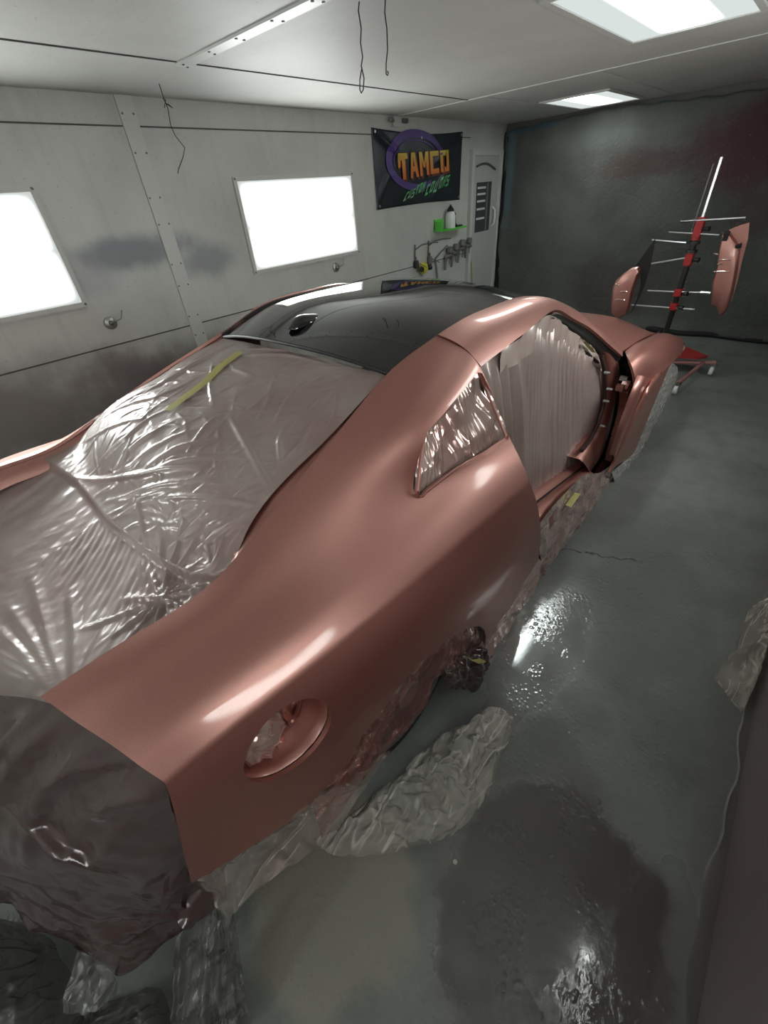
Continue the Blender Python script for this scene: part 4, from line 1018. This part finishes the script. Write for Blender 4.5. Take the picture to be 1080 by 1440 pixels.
def tshape(G):
    R, C, _ = G.shape; t = np.linspace(0,1,R)[:,None]*np.ones((1,C)); s = np.linspace(0,1,C)[None]*np.ones((R,1)); n = gnormals(G); n *= np.sign(-n[..., 1:2]+.5*n[..., 2:3])
    q_ = np.stack([s*1.6, t], -1); hh = np.zeros((R, C)); r7 = np.random.default_rng(70)
    for k in range(26):      # hanging folds below the taped edge
        a = r7.uniform(.42, .98); b_ = a + r7.normal(0, .03); L = r7.uniform(.25, .6); hh = np.maximum(hh, r7.uniform(.006,.016)*ridge(q_, [(a*1.6, .0), ((a+b_)*.8, L*.5), (b_*1.6, L)], r7.uniform(.008,.02)))
    for pl, am, w_ in (([(.35,.30),(.75,.42),(1.05,.62),(1.30,.62)], .030, .035), ([(.5,.55),(.85,.75),(1.1,.85)], .028, .03), ([(1.0,.2),(1.15,.45),(1.2,.75)], .022, .02), ([(.6,.1),(.72,.35),(.95,.5)], .02, .02), ([(1.25,.35),(1.36,.42),(1.45,.40)], .022, .012)):
        hh = np.maximum(hh, am*ridge(q_, pl, w_))
    lowpart = np.clip((t-.62)/.2, 0, 1)
    hh = hh + lowpart*.016*crumple(q_, 6, 44, 4)
    return G+n*hh[..., None]
foil('tail_film', ttop, thad, FILM_TAIL, 'film draped over the stripped tail of the car, its shade coloured in dark mauve', nr=110, nc=220, amp=.007, f=4, seed=31, mid=tmid, out=(0,-1,.4), shape=tshape)

foil('corner_film', [at(238,1205,X=.855), at(262,1222,X=.862), at(290,1226,X=.872), at(318,1212,X=.882)], [at(225,1275,X=.84), at(252,1300,X=.86), at(285,1290,X=.885), at(318,1262,X=.90)], FILM_TAIL,
     'dark bunched film at the lower corner of the rear quarter', nr=40, nc=60, amp=.022, f=8, seed=33, out=(1,-1,0))

# front wheel film and headlamp foil
foil('front_wheel_film', [at(944,508,X=.99), at(930,534,X=.99), at(915,566,X=.99), at(901,607,X=.985), at(889,636,X=.975), at(874,652,X=.965), at(860,664,X=.957)],
     [at(953,516,X=1.0), at(951,536,X=1.0), at(942,557,X=1.0), at(929,582,X=1.0), at(909,621,X=1.0), at(893,648,X=.99), at(866,680,X=.965)], plain_film if False else mat_film('front_film', (.50,.45,.43), (.60,.57,.55), .2, .3, 18, .5, (1,1,1), .012),
     'silvery crumpled film hanging over the front wheel arch', nr=40, nc=160, amp=.008, f=6, edge_free=0, seed=35, pleat=.3, pf=5)
foil('headlamp_foil', [at(947,480,X=.915), at(943,500,X=.955), at(938,520,X=.985), at(928,537,X=.985)], [at(962,483,X=.925), at(961,492,X=.96), at(951,503,X=.985), at(933,533,X=.995)], FILM_FOIL,
     'shiny foil crumpled over the right headlamp', nr=24, nc=50, amp=.02, f=9, seed=37)

# ------------------------------------------------------------------ heaps of plastic on the floor
def heap(name, outline, hgt, mat, label, seed, amp=.5, f=7, nr=60, nt=150, peak=.55, zmin=.002, xmax=None, group=None):
    O = resample(cspline(outline+[outline[0]], 8), nt+1)[:-1]; c = O.mean(0); r = np.linspace(1, 0.0, nr)[:, None, None]
    G = c[None, None]+(O[None]-c)*r; rr = r[..., 0]*np.ones((1, nt))
    base = (1-rr**2.2)**peak
    q_ = np.stack([G[..., 0], G[..., 1], base*.15], -1)
    cr = crumple(q_, f, seed, 4); bl = lown(q_, 9, seed+1)
    Z = zmin + hgt*base*(.72+.45*bl+amp*.5*cr); Z = np.maximum(Z, zmin)
    dsp = np.stack([crumple(q_, f*.8, seed+2), crumple(q_, f*.8, seed+3)], -1)*.022*np.minimum(1, (1-rr)*6+.35)[..., None]
    G[..., :2] += dsp; G[..., 2] = Z
    if xmax: G[..., 0] = np.minimum(G[..., 0], xmax-.004*(1+cr))
    v = G.reshape(-1,3); k = nt
    fc_ = [(i*k+j, i*k+(j+1)%k, (i+1)*k+(j+1)%k, (i+1)*k+j) for i in range(nr-1) for j in range(k)]
    o = mesh_obj(name, v, fc_, mat); o['label'] = label; o['category'] = 'plastic sheet'
    if group: o['group'] = group
    return o
def gz(lst, z=0): return [at(u, v, Z=z) for u, v in lst]
heap('plastic_bundle', gz([(440,1180),(478,1200),(560,1192),(642,1168),(685,1118),(705,1062),(726,1014),(712,994),(688,992),(660,1012),(620,1030),(585,1062),(540,1105),(490,1145)], .03), .13, CLEAR,
     'crumpled clear plastic bundle lying on the floor beside the rear wheel', 51, .75, 8)
heap('plastic_bag', gz([(1010,945),(1018,925),(1040,905),(1048,868),(1075,845),(1120,850),(1130,960),(1110,1015),(1078,1010),(1048,990),(1028,965)], .05), .24, CLEAR,
     'clear crumpled plastic bag slumped against the right wall base', 53, .6, 7, xmax=1.905)
heap('plastic_scrap', gz([(-60,1300),(10,1290),(60,1320),(92,1372),(105,1420),(95,1480),(40,1540),(-60,1500)], .05), .26, GREYFILM,
     'grey crumpled sheet on the floor at the bottom left corner, under the tail film', 55, .7, 6)
heap('plastic_scrap', gz([(118,1420),(150,1405),(195,1388),(222,1390),(232,1430),(225,1500),(180,1560),(110,1520)], .05), .16, GREYFILM,
     'grey crumpled sheet on the floor right of the bottom left corner heap', 57, .7, 7)
foil('hanging_plastic', [at(248,1318,Z=.33), at(275,1290,Z=.36), at(300,1262,Z=.40), at(325,1240,Z=.44)], [at(240,1470,Z=.04), at(275,1475,Z=.03), at(315,1470,Z=.03), at(350,1440,Z=.03)], GREYFILM,
     'pale crinkled plastic strip hanging to the floor below the rear quarter corner', nr=60, nc=50, amp=.03, f=7, seed=59, pleat=.3, pf=5, out=(0,-1,0))
foil('hanging_plastic', [at(100,1330,Z=.30), at(130,1345,Z=.29), at(170,1352,Z=.29)], [at(88,1425,Z=.23), at(115,1425,Z=.23), at(150,1412,Z=.23)], GREYFILM,
     'dark crinkled plastic strip hanging below the middle of the tail film', nr=50, nc=50, amp=.03, f=7, seed=61, out=(0,-1,0))
# crumbs on the floor
for u, v, s in ((640,1212,.008),(772,415+375,.0),(800,1030,.004),(745,1000,.0)):
    if s: p = at(u, v, Z=0); tag(MB().lathe(p, (0,0,1), [(0,s),(s*.6,s*.9),(s,s*.3)], 7).build('paint_flake', plain('flake_white', (.5,.48,.42), .6)), 'tiny pale flake on the floor %s' % ('in front of the plastic bundle' if u < 700 else 'right of the plastic bundle'), 'flake')

# ------------------------------------------------------------------ panel stand with two sprayed brackets
PX, PY = .60, 4.90
st = thing('panel_stand', (PX, PY, 0), 'red wheeled spray stand with tall steel pole and cross arms', 'stand')
def zy(u, v): return at(u, v, Y=PY)
MB().tube([(PX,PY,.10),(PX,PY,1.40)], .026, 12).build('pole', plain('black_pole', (.012,.011,.011), .35), st)
MB().tube([(PX,PY,1.30),(PX,PY,1.84)], .014, 10).build('pole_extension', CHROME, st)
MB().tube([(PX-.055,PY+.02,1.30),(PX-.05,PY+.02,1.80)], .006, 8).build('side_rod', GREYPL, st)
for z0_, z1_ in ((1.24,1.42),(1.03,1.14),(.635,.70),(.76,.83)):
    c_ = MB().tube([(PX,PY,z0_),(PX,PY,z1_)], .038, 14).cbox((PX,PY-.03,(z0_+z1_)/2), (.03,.03,(z1_-z0_)*.35)).build('clamp_sleeve', RED, st)
    MB().tube([(PX+.03,PY-.03,(z0_+z1_)/2),(PX+.09,PY-.05,(z0_+z1_)/2)], [.012,.022], 10).build('clamp_knob', BLACK, c_)
for z_ in (1.22, 1.15): MB().tube([(PX,PY,z_-.012),(PX,PY,z_+.012)], .048, 14).build('collar', BLACK, st)
arms = [((958,311),(1049,306),.011,CHROME),((942,326),(1012,330),.009,STEEL),((918,337),(966,341),.012,CHROME),((898,374),(966,362),.012,CHROME),((912,408),(1000,411),.010,STEEL),((889,428),(978,434),.009,STEEL)]
for a, b_, r_, m_ in arms:
    A, B = zy(*a), zy(*b_); MB().tube([A+[0,-.035,0], B+[0,-.035,0]], r_, 8).build('cross_arm', m_, st)
MB().tube([zy(986,410)+[0,-.035,0], zy(1000,411)+[0,-.035,0]], .014, 8).build('arm_tip', CHROME, st)
MB().tube([(PX,PY,.10),(1.12,5.03,.13)], .022, 8).tube([(1.02,5.0,.125),(.93,4.30,.11)], .020, 8).tube([(PX,PY,.10),(.08,5.03,.13)], .022, 8).tube([(.18,5.0,.125),(.27,4.30,.11)], .02, 8).build('base_leg', plain('dusty_red', (.30,.13,.12), .5), st)
MB().prism([(.50,4.80,.17),(.62,5.3,.17),(.78,5.28,.17),(1.03,5.04,.17),(.98,4.95,.17)], (0,0,.02)).build('base_plate', RED, st, False)
for x, y in ((1.11,5.03),(.93,4.31),(.09,5.03),(.27,4.31)):
    w_ = MB().lathe((x-.02, y, .045), (1,0,0), [(0,.035),(.005,.044),(.035,.044),(.04,.035)], 18).build('caster', WHITE_PL, st)
    MB().box((x-.03,y-.02,.05),(x-.022,y+.02,.12)).box((x+.022,y-.02,.05),(x+.03,y+.02,.12)).box((x-.03,y-.02,.105),(x+.03,y+.02,.12)).build('caster_fork', STEEL, w_, False)
def bracket_panel(face, back, Y0, label, pts_rib, name='painted_bracket', shade=PAINT, back_mat=DARK):
    """face and back outlines in pixels at the stand's distance"""
    F = [at(u, v, Y=Y0) for u, v in face]; Bk = [at(u, v, Y=Y0+.042) for u, v in back]
    t = thing(name, min(F, key=lambda p: p[2]), label, 'car part', 'sprayed car parts on the stand')
    k = len(F); c = sum(F)/k; v = []
    for s, dy in ((1.0,.02),(.93,-.012),(.80,-.026),(.45,-.032)): v += [c+(p-c)*s+np.array([0,dy,0]) for p in F]
    f_ = [(i*k+j, i*k+(j+1)%k, (i+1)*k+(j+1)%k, (i+1)*k+j) for i in range(3) for j in range(k)]+[tuple(3*k+j for j in range(k))]
    m = MB().add(v, f_); m.add([p+np.array([0,.035,0]) for p in F], [tuple(range(k))[::-1]]); m.add([p+np.array([0,.02,0]) for p in F]+[p+np.array([0,.035,0]) for p in F], [(j, (j+1)%k, (j+1)%k+k, j+k) for j in range(k)])
    fo = m.build('front_panel', shade, t, angle=28)
    MB().prism(Bk, (0,.02,0)).build('side_blade', back_mat, t, False)
    for a, b_ in pts_rib:
        A, B = at(*a, Y=Y0-.035), at(*b_, Y=Y0-.035); MB().tube([A, (A+B)/2+[0,-.006,.004], B], .007, 8).build('pressed_slot', FILM_FOIL, fo)
    return t
lp = bracket_panel([(898,375),(888,377),(876,385),(866,394),(861,404),(859,425),(859,441),(868,449),(880,443),(885,432),(889,412),(893,400),(900,380)], [(921,336),(905,358),(890,379),(899,376),(901,400),(896,420),(886,441),(893,430),(905,405),(914,375)], PY-.11,
    'dark backed sprayed bracket on the left arms of the stand', [((873,410),(882,410)),((865,421),(879,422)),((866,400),(872,401))])
rp = bracket_panel([(1016,326),(1012,340),(1008,375),(1001,398),(999,430),(1007,433),(1012,446),(1020,440),(1030,415),(1036,385),(1041,350),(1036,340),(1026,327)], [(1025,323),(1040,317),(1054,313),(1052,335),(1044,365),(1036,400),(1028,425),(1034,390),(1038,355),(1036,342)], PY-.11,
    'pink sprayed bracket on the right arms of the stand', [((1004,382),(1027,382)),((1010,366),(1027,365)),((1009,372),(1016,371)),((1004,357),(1010,358))], shade=PAINT, back_mat=PAINT)
MB().cbox(at(1021,332,Y=PY-.125), (.02,.015,.035)).build('slot', DARK, rp, False); MB().tube([at(1034,347,Y=PY-.13), at(1043,345,Y=PY-.13)], [.012,.02], 8).build('stud', DARK, rp)
# ------------------------------------------------------------------ world and view
w = bpy.data.worlds.new('world'); scene.world = w; w.use_nodes = True
bgn = w.node_tree.nodes['Background']; bgn.inputs[0].default_value = (.02,.022,.021,1); bgn.inputs[1].default_value = 1
scene.view_settings.view_transform = 'Standard'; scene.view_settings.look = 'None'
scene.view_settings.gamma = 1; scene.view_settings.use_curve_mapping = False
scene.view_settings.exposure = .92
scene.cycles.max_bounces = 8; scene.cycles.transparent_max_bounces = 12; scene.cycles.sample_clamp_indirect = 4
